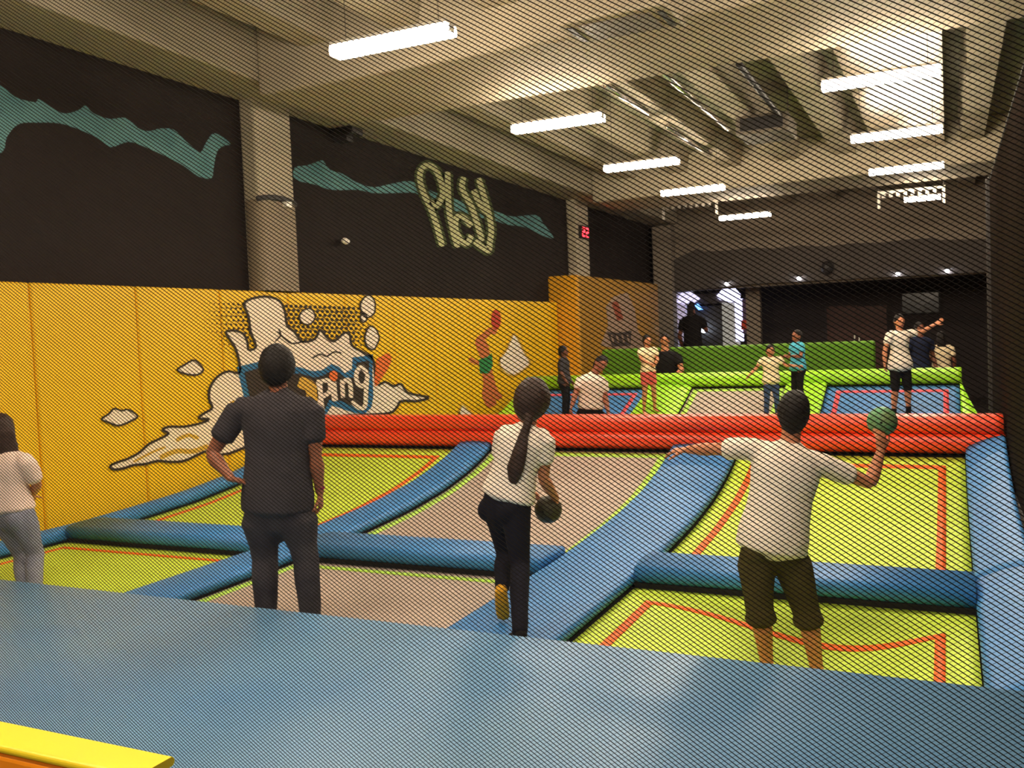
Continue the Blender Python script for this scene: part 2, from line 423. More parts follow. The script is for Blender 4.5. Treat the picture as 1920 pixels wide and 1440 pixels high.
# halftone dots
mb = MB()
rows = 0
for j in range(17):
    for i in range(48):
        u = 384 + i * 9 + (4.5 if j % 2 else 0); v = 553 + j * 7.6 + (u - 376) * .035
        if u > 716 or v < 547 + .043 * u - 23 + 22: continue
        r = 3.3 * min(1, max(0, .3 + (u - 392) / 120)) * (1 if u < 660 else max(0, (716 - u) / 56)) * (1 if j < 9 else max(.2, 1 - (j - 9) / 9))
        if 700 > u > 540 and j > 12: continue
        if r < .5: continue
        p = onX(u, v, X1); q = onX(u + r, v, X1); w = onX(u, v + r, X1); ry = abs(q.y - p.y); rz = abs(w.z - p.z)
        vs = [Vector((X1 - .001, p.y + ry * math.cos(t * PI / 4), p.z + rz * math.sin(t * PI / 4))) for t in range(8)]
        mb.add(vs + [Vector((X1 + .002, a.y, a.z)) for a in vs], [tuple(range(8, 16))] + [(a, (a + 1) % 8, 8 + (a + 1) % 8, 8 + a) for a in range(8)])
mb.build('halftone_dots', M_ink, e)
def blob(cu, cv, ru, rv, x, n=14, wob=.12, seed=0):
    rr = random.Random(seed)
    return [(cu + ru * math.cos(2 * PI * k / n) * (1 + rr.uniform(-wob, wob)), cv + rv * math.sin(2 * PI * k / n) * (1 + rr.uniform(-wob, wob))) for k in range(n)]
for s, (cu, cv, ru, rv) in enumerate(((576, 594, 14, 15), (690, 575, 14, 20), (697, 634, 13, 21), (682, 596, 6, 8))):
    b = smoothpoly(blob(cu, cv, ru, rv, 0, 10, .08, s), 3)
    outline(b, 3, X3 + .002).build('bubble_outline', M_ink, e); flat(b, X3).build('bubble', M_white, e)
ban = [(444, 688), (486, 678), (540, 690), (560, 688), (586, 696), (604, 694), (622, 682), (636, 688), (646, 700), (660, 692), (661, 670), (680, 668), (699, 664), (698, 706), (700, 742), (696, 764), (684, 776), (664, 774), (640, 766), (622, 760), (612, 776), (600, 790), (540, 790), (480, 780), (458, 748)]
flat(ban, X3).build('banner_border', M_mblue, e)
inn = [(458, 698), (486, 690), (540, 702), (562, 700), (590, 708), (606, 704), (622, 694), (636, 698), (648, 710), (668, 706), (668, 680), (692, 676), (691, 740), (688, 762), (680, 768), (662, 762), (640, 752), (618, 748), (606, 774), (600, 784), (542, 782), (484, 772), (468, 744)]
flat(inn, X4).build('banner_field', M_ink, e)
ribbon([(560, 716), (582, 726), (586, 752)], 22, X5).build('hatched_letter', M_mgold, e)
merge(ribbon([(598, 712), (600, 745), (604, 778)], 11, X5), ribbon([(600, 716), (616, 714), (618, 734), (604, 744)], 8, X5 + .001)).build('letter_p', M_white, e)
ribbon([(625, 716), (626, 734), (628, 752)], 11, X5).build('letter_i', M_white, e)
flat(smoothpoly(blob(625, 705, 8, 10, 0, 8, .05, 3), 3), X5 + .003).build('dot_of_i', M_mor, e)
merge(ribbon([(641, 712), (643, 746)], 8, X5), ribbon([(641, 718), (652, 712), (657, 724), (658, 746)], 8, X5 + .001)).build('letter_n', M_white, e)
merge(ribbon([(688, 700), (677, 688), (668, 700), (670, 718), (680, 724), (688, 714)], 8, X5), ribbon([(689, 700), (686, 735), (684, 762), (672, 764), (660, 752)], 8, X5 + .001)).build('letter_g', M_white, e)
flat(smoothpoly([(706, 674), (716, 668), (728, 662), (734, 672), (728, 690), (716, 708), (706, 724), (702, 716), (704, 694)], 3), X4).build('flame', M_mor, e)
for nm, poly, lab in (('cloud_mural', [(190, 786), (204, 776), (214, 766), (228, 770), (240, 768), (258, 780), (244, 790), (222, 798), (204, 792)], 'small black edged white cloud painted left of the long cloud tail'),
                      ('cloud_mural', [(332, 694), (346, 684), (356, 678), (366, 676), (381, 692), (372, 702), (352, 702)], 'small white cloud painted between the lone cloud and the burst'),
                      ('cloud_mural', [(936, 676), (948, 658), (956, 640), (963, 626), (972, 636), (982, 658), (994, 680), (984, 692), (964, 704), (944, 696)], 'tall white cloud painted right of the ball player'),
                      ('cloud_mural', [(862, 778), (866, 758), (876, 766), (888, 780)], 'small white cloud tip painted just over the red barrier')):
    cu = sum(p[0] for p in poly) / len(poly); cv = sum(p[1] for p in poly) / len(poly)
    q = mural(nm, cu, cv, lab); b = smoothpoly(poly, 3)
    outline(b, 3.5, X3).build('outline', M_ink if cu < 500 else M_mgold, q); flat(b, X2).build('fill', M_white, q)
q = mural('player_mural', 912, 670, 'painted ball player reaching up, in green shorts, on the yellow wall')
flat(smoothpoly(blob(930, 599, 9, 19, 0, 12, .03, 1), 3), X2).build('ball', M_mred, q)
merge(ribbon([(931, 622), (920, 620), (908, 630), (897, 640), (902, 658), (912, 676)], 12, X1), ribbon([(899, 640), (908, 648), (912, 672)], 14, X1 + .001), ribbon([(880, 672), (892, 680), (906, 682)], 8, X1), ribbon([(912, 690), (916, 720), (914, 742), (924, 762)], 20, X1), ribbon([(918, 700), (926, 730), (938, 748)], 12, X1 + .001)).build('figure', M_brown, q)
flat([(898, 674), (912, 670), (922, 662), (924, 686), (916, 700), (900, 700)], X2 + .003).build('shorts', M_mgreen, q)
# dim mural on the shaded yellow wall
q = mural('poster_mural', 1170, 600, 'pale greyish figure mural with dark sign on the shaded yellow wall', x=-7.78)
xo = -7.776
flat([(1126, 648), (1140, 610), (1136, 575), (1150, 556), (1176, 548), (1190, 580), (1196, 620), (1216, 650), (1180, 660)], xo).build('burst', mat('mural_grey', (168, 140, 118), .8), q)
merge(ribbon([(1152, 566), (1160, 590), (1163, 600)], 12, xo + .005)).build('red_stroke', mat('mural_rust', (150, 74, 46), .8), q)
flat([(1138, 622), (1160, 624), (1184, 620), (1182, 648), (1148, 650)], xo + .006).build('sign', mat('mural_sign', (74, 62, 54), .8), q)
merge(*[ribbon([(1146 + i * 10, 628), (1150 + i * 10, 642)], 3, xo + .012) for i in range(4)]).build('sign_stroke', mat('mural_grey', (0, 0, 0)), q)

# paintings on the black wall
XB = XW + .003
bandA = smoothpoly([(-90, 120), (-40, 150), (0, 160), (28, 182), (66, 192), (72, 186), (100, 204), (122, 213), (148, 206), (160, 198), (174, 212), (205, 223), (236, 221), (258, 240), (278, 246), (300, 241), (325, 243), (345, 262), (366, 280), (376, 286), (386, 268), (398, 251), (412, 254), (432, 270), (418, 274), (406, 286), (400, 316), (396, 334), (372, 331), (346, 312), (308, 292), (270, 275), (240, 266), (206, 276), (182, 258), (120, 233), (70, 230), (34, 233), (12, 258), (4, 285), (-40, 300), (-90, 280)], 3)
o = flat(bandA, XB).build('wall_mural', M_teal); tag(o, 'ragged teal cloud band painted on the black wall left of the column', 'mural')
bandB = smoothpoly([(553, 314), (576, 310), (598, 302), (606, 302), (618, 318), (642, 326), (668, 342), (700, 351), (732, 345), (770, 340), (802, 356), (850, 372), (900, 388), (934, 398), (960, 406), (985, 404), (1008, 404), (1018, 418), (1038, 446), (1018, 442), (984, 426), (950, 421), (924, 412), (880, 404), (800, 378), (780, 362), (742, 362), (700, 362), (670, 356), (622, 356), (590, 346), (553, 336)], 3)
o = flat(bandB, XB).build('wall_mural', M_teal); tag(o, 'ragged teal cloud band painted on the black wall right of the column', 'mural')
q = mural('graffiti', 850, 390, 'cream and green graffiti word PLAY on the black wall', 'graffiti', XB)
XG = XB + .006
lets = {'letter_p': [[(829, 462), (820, 428), (808, 392), (794, 362), (787, 336), (790, 318), (802, 310), (816, 318), (827, 342), (830, 366), (818, 386), (806, 378)]],
        'letter_l': [[(839, 322), (840, 356), (842, 396), (850, 436), (858, 464)]],
        'letter_a': [[(869, 332), (866, 350), (872, 366), (884, 388), (894, 418), (904, 452)], [(884, 424), (868, 408), (856, 408), (854, 430), (864, 450), (876, 456), (884, 440)]],
        'letter_y': [[(897, 334), (908, 370), (916, 400), (921, 430), (918, 456), (916, 470), (902, 462), (890, 452)], [(888, 356), (896, 376), (906, 392), (914, 398)]]}
for nm, sts in lets.items():
    a = merge(*[ribbon(s, 20, XG + .0011 * i) for i, s in enumerate(sts)]).build(nm, M_grafd, q)
    merge(*[ribbon(s, 10.5, XG + .008 + .0011 * i) for i, s in enumerate(sts)]).build('inner_line', M_graf, a)
# wall bits
e = empty('loudspeaker', onX(655, 240, -8.1), 'small black loudspeaker at the top of the black wall', 'speaker')
p = onX(655, 240, -8.2)
MB().box(XW, -8.05, p.y - .16, p.y + .16, p.z - .12, min(5.11, p.z + .1)).build('cabinet', M_dark, e, bevel=.03)
MB().box(XW, -8.2, p.y - .08, p.y + .08, p.z - .2, p.z - .12).build('bracket', M_dark, e)
p = onX(648, 452, -8.3)
e = empty('wall_lamp', p, 'tiny pale spotlight on the black wall below the teal band', 'lamp')
MB().box(XW, -8.34, p.y - .04, p.y + .04, p.z - .03, p.z + .03).build('bracket', M_dark, e)
MB().ell((-8.3, p.y, p.z), (Vector((.05, 0, 0)), Vector((0, .09, 0)), Vector((0, 0, .05)))).build('head', M_housing, e, True)
p = onX(1095, 436, -8.17)
e = empty('wall_clock', p, 'red glowing digital display on the far column', 'clock')
MB().box(-8.2, -8.13, p.y - .3, p.y + .26, p.z - .16, p.z + .16).build('case', M_dark, e)
mled = mat('red_led', (255, 40, 50), .4, emit=2.5)
for i in range(2):
    yy = p.y - .14 + i * .26
    g = MB()
    for dz in (-.1, 0, .1): g.box(-8.128, -8.122, yy - .07, yy + .07, p.z + dz - .015, p.z + dz + .015)
    g.box(-8.128, -8.122, yy + .05, yy + .08, p.z, p.z + .1); g.box(-8.128, -8.122, yy - .08, yy - .05, p.z - .1, p.z)
    g.build('digit', mled, e)

# ------------------------------------------------------------------ trampolines
prof = lerpf([(0, 0), (6.7, 0), (7.4, .03), (8.2, .075), (9.0, .165), (9.6, .285), (10.0, .40), (10.25, .5), (10.6, .6)])
flatz = lambda y: 0.
farz = lerpf([(0, 0), (14.4, 0), (14.9, .09), (15.4, .21), (15.9, .35), (16.4, .52), (17.0, .76), (17.5, .9)])
def sagR(x, y):
    w = max(0, 1 - ((x + .985) / 1.12) ** 4) * max(0, min(1, (6.41 - y) / .25))
    return -.31 * w * math.exp(-((x + .66) / .72) ** 2 - ((y - 5.45) / .95) ** 2)
def sheet(x0, x1, y0, y1, zf, nx, ny, dz=0, th=.012):
    vs, fs = [], []
    for j in range(ny + 1):
        for i in range(nx + 1):
            x = x0 + (x1 - x0) * i / nx; y = y0 + (y1 - y0) * j / ny; vs.append(Vector((x, y, zf(x, y) + dz)))
    n = len(vs); vs += [v - Vector((0, 0, th)) for v in vs]
    W = nx + 1
    for j in range(ny):
        for i in range(nx):
            a = j * W + i; fs.append((a, a + 1, a + W + 1, a + W)); fs.append((n + a, n + a + W, n + a + W + 1, n + a + 1))
    for i in range(nx):
        a = i; fs.append((a, n + a, n + a + 1, a + 1)); a = ny * W + i; fs.append((a, a + 1, n + a + 1, n + a))
    for j in range(ny):
        a = j * W; fs.append((a, a + W, n + a + W, n + a)); a = j * W + nx; fs.append((a, n + a, n + a + W, a + W))
    return MB().add(vs, fs)
def bed(label, x0, x1, y0, y1, zf, m, ms, inset, w, near_line=True, group=None, insY=None):
    e = empty('trampoline', ((x0 + x1) / 2, (y0 + y1) / 2, 0), label, 'trampoline', group)
    nx, ny = max(8, int((x1 - x0) * 14)), max(10, int((y1 - y0) * 14))
    sheet(x0, x1, y0, y1, zf, nx, ny).build('bed', m, e, True)
    iy = insY or inset
    a0, a1, b0, b1 = x0 + inset, x1 - inset, y0 + iy, y1 - iy
    s = [sheet(a0, a0 + w, b0, b1, zf, 1, ny, .005, .006), sheet(a1 - w, a1, b0, b1, zf, 1, ny, .005, .006), sheet(a0, a1, b1 - w, b1, zf, nx, 1, .0055, .006)]
    if near_line: s.append(sheet(a0, a1, b0, b0 + w, zf, nx, 1, .0055, .006))
    for q in s: q.build('stripe', ms, e, True)
    return e
Z = lambda f: (lambda x, y: f(y))
G1 = 'trampoline beds of the near court'
bed('lime green trampoline bed with orange line, near row beside the yellow wall', -7.975, -5.565, 4.66, 6.41, lambda x, y: 0, M_lime, M_oline, .17, .055)
bed('grey trampoline bed with lime edge in the near row, middle', -5.095, -2.845, 4.66, 6.41, lambda x, y: 0, M_greybed, M_gline, .03, .075, insY=.1)
bed('lime green trampoline bed sagging under the throwing man, near row right', -2.095, .125, 4.66, 6.41, sagR, M_lime, M_oline, .17, .06, insY=.28)
bed('lime green trampoline bed curving up to the red barrier beside the yellow wall', -7.975, -5.565, 6.92, 10.19, Z(prof), M_lime, M_oline, .17, .07)
bed('grey trampoline bed curving up to the red barrier, middle', -5.095, -2.845, 6.92, 10.19, Z(prof), M_greybed, M_gline, .03, .09)
bed('lime green trampoline bed curving up to the red barrier on the right', -2.095, .125, 6.92, 10.19, Z(prof), M_lime, M_oline, .17, .07)
bed('blue trampoline bed with red line beyond the barrier, left', -7.275, -5.145, 11.0, 16.97, Z(farz), M_bluebed, M_rline, .16, .08)
bed('grey trampoline bed beyond the barrier between lime pads', -4.295, -2.625, 11.0, 16.97, Z(farz), M_greybed, M_gline, .03, .09)
bed('blue trampoline bed with red line beyond the barrier, right', -1.925, .145, 11.0, 16.97, Z(farz), M_bluebed, M_rline, .16, .08)

def lane(label, x0, x1, y0, y1, zf, h, m, tilt=0, r=.045, group='long blue pads between the beds', cat='pad', taper=0):
    e = empty('safety_pad', ((x0 + x1) / 2, (y0 + y1) / 2, 0), label, cat, group)
    n = max(2, int((y1 - y0) * 6)); ysamp = [y0 + (y1 - y0) * i / n for i in range(n + 1)]
    sec = rrect(x0, x1, .006, h, r, 5, .012)
    if tilt: sec = [(a, b + tilt * max(0, (a - x0) / (x1 - x0)) if b > h * .4 else b) for a, b in sec]
    tf = (lambda yy: min(1, max(.12, 1 - taper * (yy - 15.7) / 1.3))) if taper else (lambda yy: 1.)
    MB().sweep([(a - x0, b) for a, b in sec], [(Vector((x0, yy, zf(yy))), Vector((tf(yy), 0, 0)), Vector((0, 0, 1))) for yy in ysamp]).build('cushion', m, e, True)
    MB().sweep([(.012, -.3), (x1 - x0 - .012, -.3), (x1 - x0 - .012, .012), (.012, .012)], [(Vector((x0, yy, zf(yy))), Vector((tf(yy), 0, 0)), Vector((0, 0, 1))) for yy in ysamp]).build('base', M_gap, e)  # black base draws the shadow line between pad and bed
    return e
def cross(label, x0, x1, y0, y1, h, m, group='short blue pads across the lanes'):
    e = empty('safety_pad', ((x0 + x1) / 2, (y0 + y1) / 2, 0), label, 'pad', group)
    MB().sweep(rrect(y0, y1, .03, h, .06, 6, .015), [(Vector((xx, 0, 0)), Vector((0, 1, 0)), Vector((0, 0, 1))) for xx in (x0, (x0 + x1) / 2, x1)]).build('cushion', m, e, True)
    MB().box(x0, x1, y0 + .015, y1 - .015, -.3, .035).build('base', M_gap, e)  # black base draws the shadow line below the cushion
    return e
lane('narrow blue pad along the foot of the yellow wall', XF + .005, -7.98, 4.66, 10.19, prof, .13, M_blue)
lane('blue lane pad between the wall side lime beds and grey beds', -5.56, -5.1, 4.66, 10.19, prof, .10, M_blue)
lane('blue lane pad under the woman in navy jeans', -2.84, -2.1, 4.66, 10.19, prof, .10, M_blue)
lane('near blue side pad at the right edge, beside the sagging lime bed', .13, .485, 4.66, 6.86, prof, .11, M_blue, tilt=.13)
lane('far blue side pad under the dark side net, up to the barrier end', .13, .485, 6.88, 10.19, prof, .11, M_blue, tilt=.13)
cross('blue cross pad behind the near left lime bed', -7.978, -5.562, 6.4, 6.93, .16, M_blue)
cross('blue cross pad behind the near grey bed', -5.098, -2.842, 6.4, 6.93, .16, M_blue)
cross('blue cross pad behind the sagging lime bed', -2.098, .128, 6.4, 6.93, .16, M_blue)
# big front pad
e = empty('front_pad', (-3.5, 3.2, 0), 'huge worn blue padded deck across the bottom of the view', 'pad')
MB().sweep(rrect(1.7, 4.655, -.3, .2, .055, 6), [(Vector((xx, 0, 0)), Vector((0, 1, 0)), Vector((0, 0, 1))) for xx in (-8.2, -3.5, 1.6)]).build('cushion', M_bluebig, e, True)
MB().box(-8.2, 1.6, 1.75, 4.63, -.74, -.3).build('base', M_gap, e)
struct('trim_1', MB().box(-8.2, 3, -4.9, 1.69, -.75, .2), M_floor)

# red barrier
e = empty('barrier', (-3.8, 10.35, 0), 'orange red padded barrier of two stacked rolls across the court', 'barrier')
for z0, z1, x1, yb in ((.50, .70, .485, 10.2), (.695, .885, .47, 10.22)):
    MB().sweep(rrect(yb, yb + .36, z0, z1, .085, 7), [(Vector((xx, 0, 0)), Vector((0, 1, 0)), Vector((0, 0, 1))) for xx in (-8.18, -8.1, -5, -2, x1 - .06, x1)]).build('roll', M_red, e, True)
MB().box(-8.18, .46, 10.3, 10.5, -.74, .5).build('base', M_gap, e)  # black base stands in for the dark shadow under the rolls

# far court pads
GL = 'lime pads of the far court'
lane('narrow lime pad at the left end of the far court', -7.75, -7.28, 11.0, 16.97, farz, .09, M_green, group=GL)
lane('lime pad between the far left blue bed and the far grey bed', -5.14, -4.3, 11.0, 16.97, farz, .09, M_green, group=GL)
lane('lime pad between the far grey bed and the far right blue bed', -2.62, -1.93, 11.0, 16.97, farz, .09, M_green, group=GL)
lane('lime pad at the right end of the far court', .15, .40, 11.0, 16.97, farz, .05, M_green, group=GL, taper=.95)
e = empty('bolster', (-3.6, 17.15, .7), 'long lime roll along the top of the far beds', 'pad')
MB().sweep(rrect(16.98, 17.5, .76, 1.02, .1, 7), [(Vector((xx, 0, 0)), Vector((0, 1, 0)), Vector((0, 0, 1))) for xx in (-7.7, -5, -2, .12, .18)]).build('cushion', M_green, e, True)
MB().box(-7.68, .15, 17.1, 17.45, -.74, .77).build('base', M_gap, e)
e = empty('end_wall_pad', (-3.9, 18.38, 0), 'dark green padded wall behind the lime roll', 'wall pad')
MB().box(-6.52, -1.23, 18.28, 18.48, -.74, 1.495).build('panel', M_dgreen, e, bevel=.05)

# yellow rail at bottom left corner
e = empty('padded_rail', (-2.6, 1.24, .2), 'yellow and orange padded rail in front of the net, bottom left corner', 'rail')
MB().sweep(rrect(1.195, 1.285, 1.082, 1.10, .008, 4), [(Vector((xx, 0, 0)), Vector((0, 1, 0)), Vector((0, 0, 1))) for xx in (-4.6, -1.345)]).build('top_cap', M_railyel, e, bevel=0)
MB().box(-4.6, -1.37, 1.197, 1.28, .55, 1.0815).build('side_panel', M_railor, e, bevel=.012)
for xx in (-4.4, -1.5): MB().box(xx - .03, xx + .03, 1.215, 1.265, .2, .56).build('post', M_dark, e)

# ------------------------------------------------------------------ nets
def net(origin, A, B, la, lb, ang, vp, r, r2, seg=.07):
    """knotless mesh on the rectangle origin + A*a + B*b, cords of two families at +-ang; returns MB"""
    mb = MB(); Nn = A.cross(B).normalized()
    for fam, (sg, rad) in enumerate(((-1, r), (1, r2))):
        t = math.tan(ang) * sg
        k0 = int(math.floor((0 - max(0, t * la)) / vp)); k1 = int(math.ceil((lb - min(0, t * la)) / vp))
        for k in range(k0, k1 + 1):
            c = k * vp
            pts = []
            aa = sorted([0, la] + ([(0 - c) / t, (lb - c) / t]))
            lo = max(0, min((0 - c) / t, (lb - c) / t)); hi = min(la, max((0 - c) / t, (lb - c) / t))
            if hi - lo < .01: continue
            p = origin + A * lo + B * (c + t * lo); q = origin + A * hi + B * (c + t * hi)
            d = (q - p).normalized(); s = d.cross(Nn) * rad; w = Nn * rad
            off = Nn * (rad * (1 if fam else -1)); ns = max(1, int((q - p).length / seg)); vs, fs = [], []
            for i in range(ns + 1):
                o = p.lerp(q, i / ns) + off; vs += [o + s, o + w, o - s, o - w]
                if i:
                    b = 4 * i; fs += [(b - 4 + j, b - 4 + (j + 1) % 4, b + (j + 1) % 4, b + j) for j in range(4)]
            mb.add(vs, fs)
    return mb
def net_obj(name, mb, m, parent, base):
    me = mb.mesh(base, fix=False); return link(name, me, m, parent)
NY = 1.32
e = empty('safety_net', (-1.5, NY, .3), 'fine black safety net hanging across the whole view before the courts', 'net')
net_obj('mesh', net(Vector((-3.7, NY, .4)), Vector((1, 0, 0)), Vector((0, 0, 1)), 4.19, 2.95, math.radians(33), 0.0073, .00078, .00024), M_net, e, e.location)
MB().tube([(-3.7, NY, .4), (.488, NY, .4)], [.008, .008]).build('bottom_rope', M_rope, e)
MB().tube([(-3.7, NY, 3.36), (.488, NY, 3.36)], [.008, .008]).build('top_rope', M_rope, e)
SX = .5
e = empty('safety_net', (SX, 7, .3), 'dark side net edge on along the right of the view', 'net')
net_obj('mesh', net(Vector((SX, 1.3, .32)), Vector((0, 1, 0)), Vector((0, 0, 1)), 12.2, 3.25, math.radians(45), .0135, .0014, .0014, .12), M_sidenet, e, e.location)
MB().tube([(SX, 1.3, .32), (SX, 13.5, .32)], [.012, .012]).build('bottom_rope', M_rope, e)
MB().tube([(SX, 1.3, 3.57), (SX, 13.5, 3.57)], [.012, .012]).build('top_rope', M_rope, e)
MB().tube([(SX, 13.5, -.7), (SX, 13.5, 3.6)], [.05, .05]).build('pole', M_dark, e)

# ------------------------------------------------------------------ far end: canvas, booth, doors
q = onY
def flatY(poly, yv, th=.03):
    pts = [onY(u, v, yv) for u, v in poly]; n = len(pts)
    bm = bmesh.new(); bv = [bm.verts.new((p.x, yv, p.z)) for p in pts] + [bm.verts.new((p.x, yv + th, p.z)) for p in pts]
    f1 = bm.faces.new(bv[:n]); f2 = bm.faces.new(list(reversed(bv[n:])))
    for i in range(n): bm.faces.new((bv[i], bv[(i + 1) % n], bv[n + (i + 1) % n], bv[n + i]))
    bm.normal_update(); bmesh.ops.triangulate(bm, faces=[f1, f2]); bm.verts.index_update()
    mb = MB().add([v.co.copy() for v in bm.verts], [tuple(v.index for v in ff.verts) for ff in bm.faces]); bm.free(); return mb
o = flatY([(1252, 548), (1254, 492), (1282, 478), (1308, 466), (1320, 471), (1360, 470), (1405, 464), (1450, 466), (1500, 460), (1550, 462), (1600, 456), (1650, 455), (1700, 449), (1752, 446), (1764, 450), (1845, 448), (1900, 444), (1900, 508), (1845, 510), (1420, 532)], 28.55, .04).build('canvas_drape', M_drape)
tag(o, 'grey canvas drape with wavy top edge across the far wall', 'drape')
struct('trim_2', MB().box(-8.3, -7.7, 28.3, 28.8, -.7, 5.04), M_beige, .03)
e = empty('dome_speaker', onY(1551, 502, 28.4), 'round black speaker on the grey canvas', 'speaker')
c = onY(1551, 502, 28.42); MB().ell(c - Vector((0, .02, 0)), (Vector((.17, 0, 0)), Vector((0, .13, 0)), Vector((0, 0, .2)))).build('body', M_dark, e, True)
MB().box(c.x - .04, c.x + .04, 28.42, 28.545, c.z + .1, c.z + .2).build('bracket', M_dark, e)
mspot = mat('spot_glow', (236, 240, 255), .3, emit=14.)
for u, v, lab in ((1363, 532, 'small bright spotlight above the lit booth'), (1498, 522, 'small spotlight on the canvas edge between booth and speaker'), (1683, 514, 'small dim spotlight on the canvas lower edge over the brown doors'), (1776, 508, 'small bright spotlight on the canvas lower edge at far right')):
    c = onY(u, v, 28.5); e = empty('spotlight', c, lab, 'lamp', 'small spotlights on the canvas edge')
    MB().ell(c, (Vector((.05, 0, 0)), Vector((0, .05, 0)), Vector((0, 0, .045))), 10, 8).build('bulb', mspot, e, True)
    MB().box(c.x - .06, c.x + .06, 28.46, 28.545, c.z + .04, c.z + .1).build('housing', M_dark, e)
# lit booth
YB = 30.0
e = empty('booth', onY(1330, 640, YB), 'bluish lit white booth with dark doorway beyond the far green wall', 'booth')
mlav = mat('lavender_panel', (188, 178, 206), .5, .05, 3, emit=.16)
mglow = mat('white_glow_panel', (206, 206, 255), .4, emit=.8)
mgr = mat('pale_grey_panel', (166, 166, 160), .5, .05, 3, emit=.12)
def pan(nm, u0, v0, u1, v1, yv, th, m):
    a = onY(u0, v1, yv); b = onY(u1, v0, yv); return MB().box(a.x, b.x, yv, yv + th, -.74 if v1 == 690 else a.z, b.z).build(nm, m, e)
pan('left_panel', 1251, 548, 1284, 690, YB, .2, mlav); pan('right_panel', 1357, 566, 1384, 690, YB, .2, mgr)
pan('glow_strip', 1380, 560, 1391, 640, YB - .02, .15, mglow)
flatY([(1268, 566), (1276, 550), (1296, 546), (1312, 560), (1300, 568), (1284, 570)], YB - .04, .06).build('left_glow', mat('soft_glow', (196, 190, 226), .4, emit=.45), e)
flatY([(1343, 556), (1356, 540), (1374, 536), (1388, 552), (1386, 566), (1368, 566), (1350, 562)], YB - .05, .06).build('right_glow', mglow, e)
pan('lintel', 1284, 548, 1360, 572, YB + .02, .2, M_drape); pan('doorway', 1284, 572, 1358, 690, YB + .3, .05, M_dark)
pan('end_post', 1402, 534, 1424, 690, YB - .05, .25, M_beige); pan('poster', 1391, 560, 1403, 625, YB - .01, .1, mat('poster_purple', (96, 76, 110), .6))
pan('poster_patch', 1390, 600, 1402, 618, YB - .03, .02, M_mred)
flatY([(1302, 572), (1308, 570), (1318, 580), (1310, 581)], YB - .06, .04).build('blue_screen', mat('blue_glow', (80, 140, 255), .3, emit=2.), e)
flatY([(1306, 606), (1310, 604), (1328, 620), (1322, 624), (1308, 622)], YB - .06, .04).build('white_screen', mat('white_glow', (220, 235, 255), .3, emit=4.), e)
e = empty('double_door', onY(1608, 640, 32.9), 'dark reddish brown double door on the dark back wall', 'door')
for u0, u1 in ((1553, 1606), (1608, 1662)):
    a = onY(u0, 700, 33.3); b = onY(u1, 572, 33.3)
    d = MB().box(a.x, b.x, 33.3, 33.38, -.7, b.z).build('door', M_wood, e); hx = b.x - .08 if u0 < 1600 else a.x + .08
    MB().box(hx - .02, hx + .02, 33.26, 33.3, b.z - 1.2, b.z - 1.0).build('handle', M_steel, d)
a = onY(1690, 590, 33.2); b = onY(1762, 545, 33.2)
e = empty('wall_screen', a, 'black switched off wall screen on the dark back wall', 'screen')
MB().box(a.x, b.x, 33.22, 33.34, a.z, b.z).build('casing', M_dark, e, bevel=.02)
MB().box(a.x + .04, b.x - .04, 33.215, 33.222, a.z + .04, b.z - .04).build('glass', mat('black_glass', (14, 14, 16), .15), e)
# pale rail frames under the far beam
for (u0, v0, u1, v1, yv, lab) in ((1645, 352, 1772, 374, 24.2, 'pale louvred frame beyond the far beam on the right'), (1241, 377, 1345, 392, 24.6, 'pale louvred frame beyond the far beam on the left')):
    a = onY(u0, v1, yv); b = onY(u1, v0, yv); e = empty('louvre_frame', a, lab, 'vent')
    zt = max(a.z, b.z); zb = zt - .35
    MB().box(a.x, b.x, yv, yv + .06, zt, zt + .06).build('rail', M_housing, e)
    for xx in (a.x, b.x - .06): MB().box(xx, xx + .06, yv, yv + .06, zb, zt).build('stile', M_housing, e)
    for i in range(8):
        xx = a.x + .1 + (b.x - a.x - .2) * i / 8; MB().box(xx, xx + .08, yv + .01, yv + .04, zt - .1, zt).build('slat', M_housing, e)
    for xx in (a.x + .03, b.x - .03): MB().tube([(xx, yv + .03, zt + .05), (xx, yv + .03, 5.86)], [.01, .01], n=6).build('hanger', M_wire, e)
# ------------------------------------------------------------------ people
def solid(name, mb, m, parent, vox=.012, sm=4, wr=0, wf=7., smf=.6):
    """fuse overlapping closed hulls into one continuous skin"""
    base = parent_base(parent)
    o = link(name, mb.mesh(base), m, parent)
    r = o.modifiers.new('r', 'REMESH'); r.mode = 'VOXEL'; r.voxel_size = vox
    if sm:
        s = o.modifiers.new('s', 'SMOOTH'); s.factor = smf; s.iterations = sm
    bpy.context.view_layer.update()
    dg = bpy.context.evaluated_depsgraph_get()
    me = bpy.data.meshes.new_from_object(o.evaluated_get(dg))
    o.modifiers.clear(); old = o.data; o.data = me; bpy.data.meshes.remove(old)
    if wr:
        nn = [v.normal.copy() for v in me.vertices]
        for v, n in zip(me.vertices, nn):
            p = v.co * wf
            h = noise.noise(Vector((p.x * 1.6, p.y * 1.6, p.z * .8))) + .5 * noise.noise(p * 2.3 + Vector((5, 1, 2)))
            v.co += n * (h * wr)
    me.update(); me.shade_smooth()
    return o
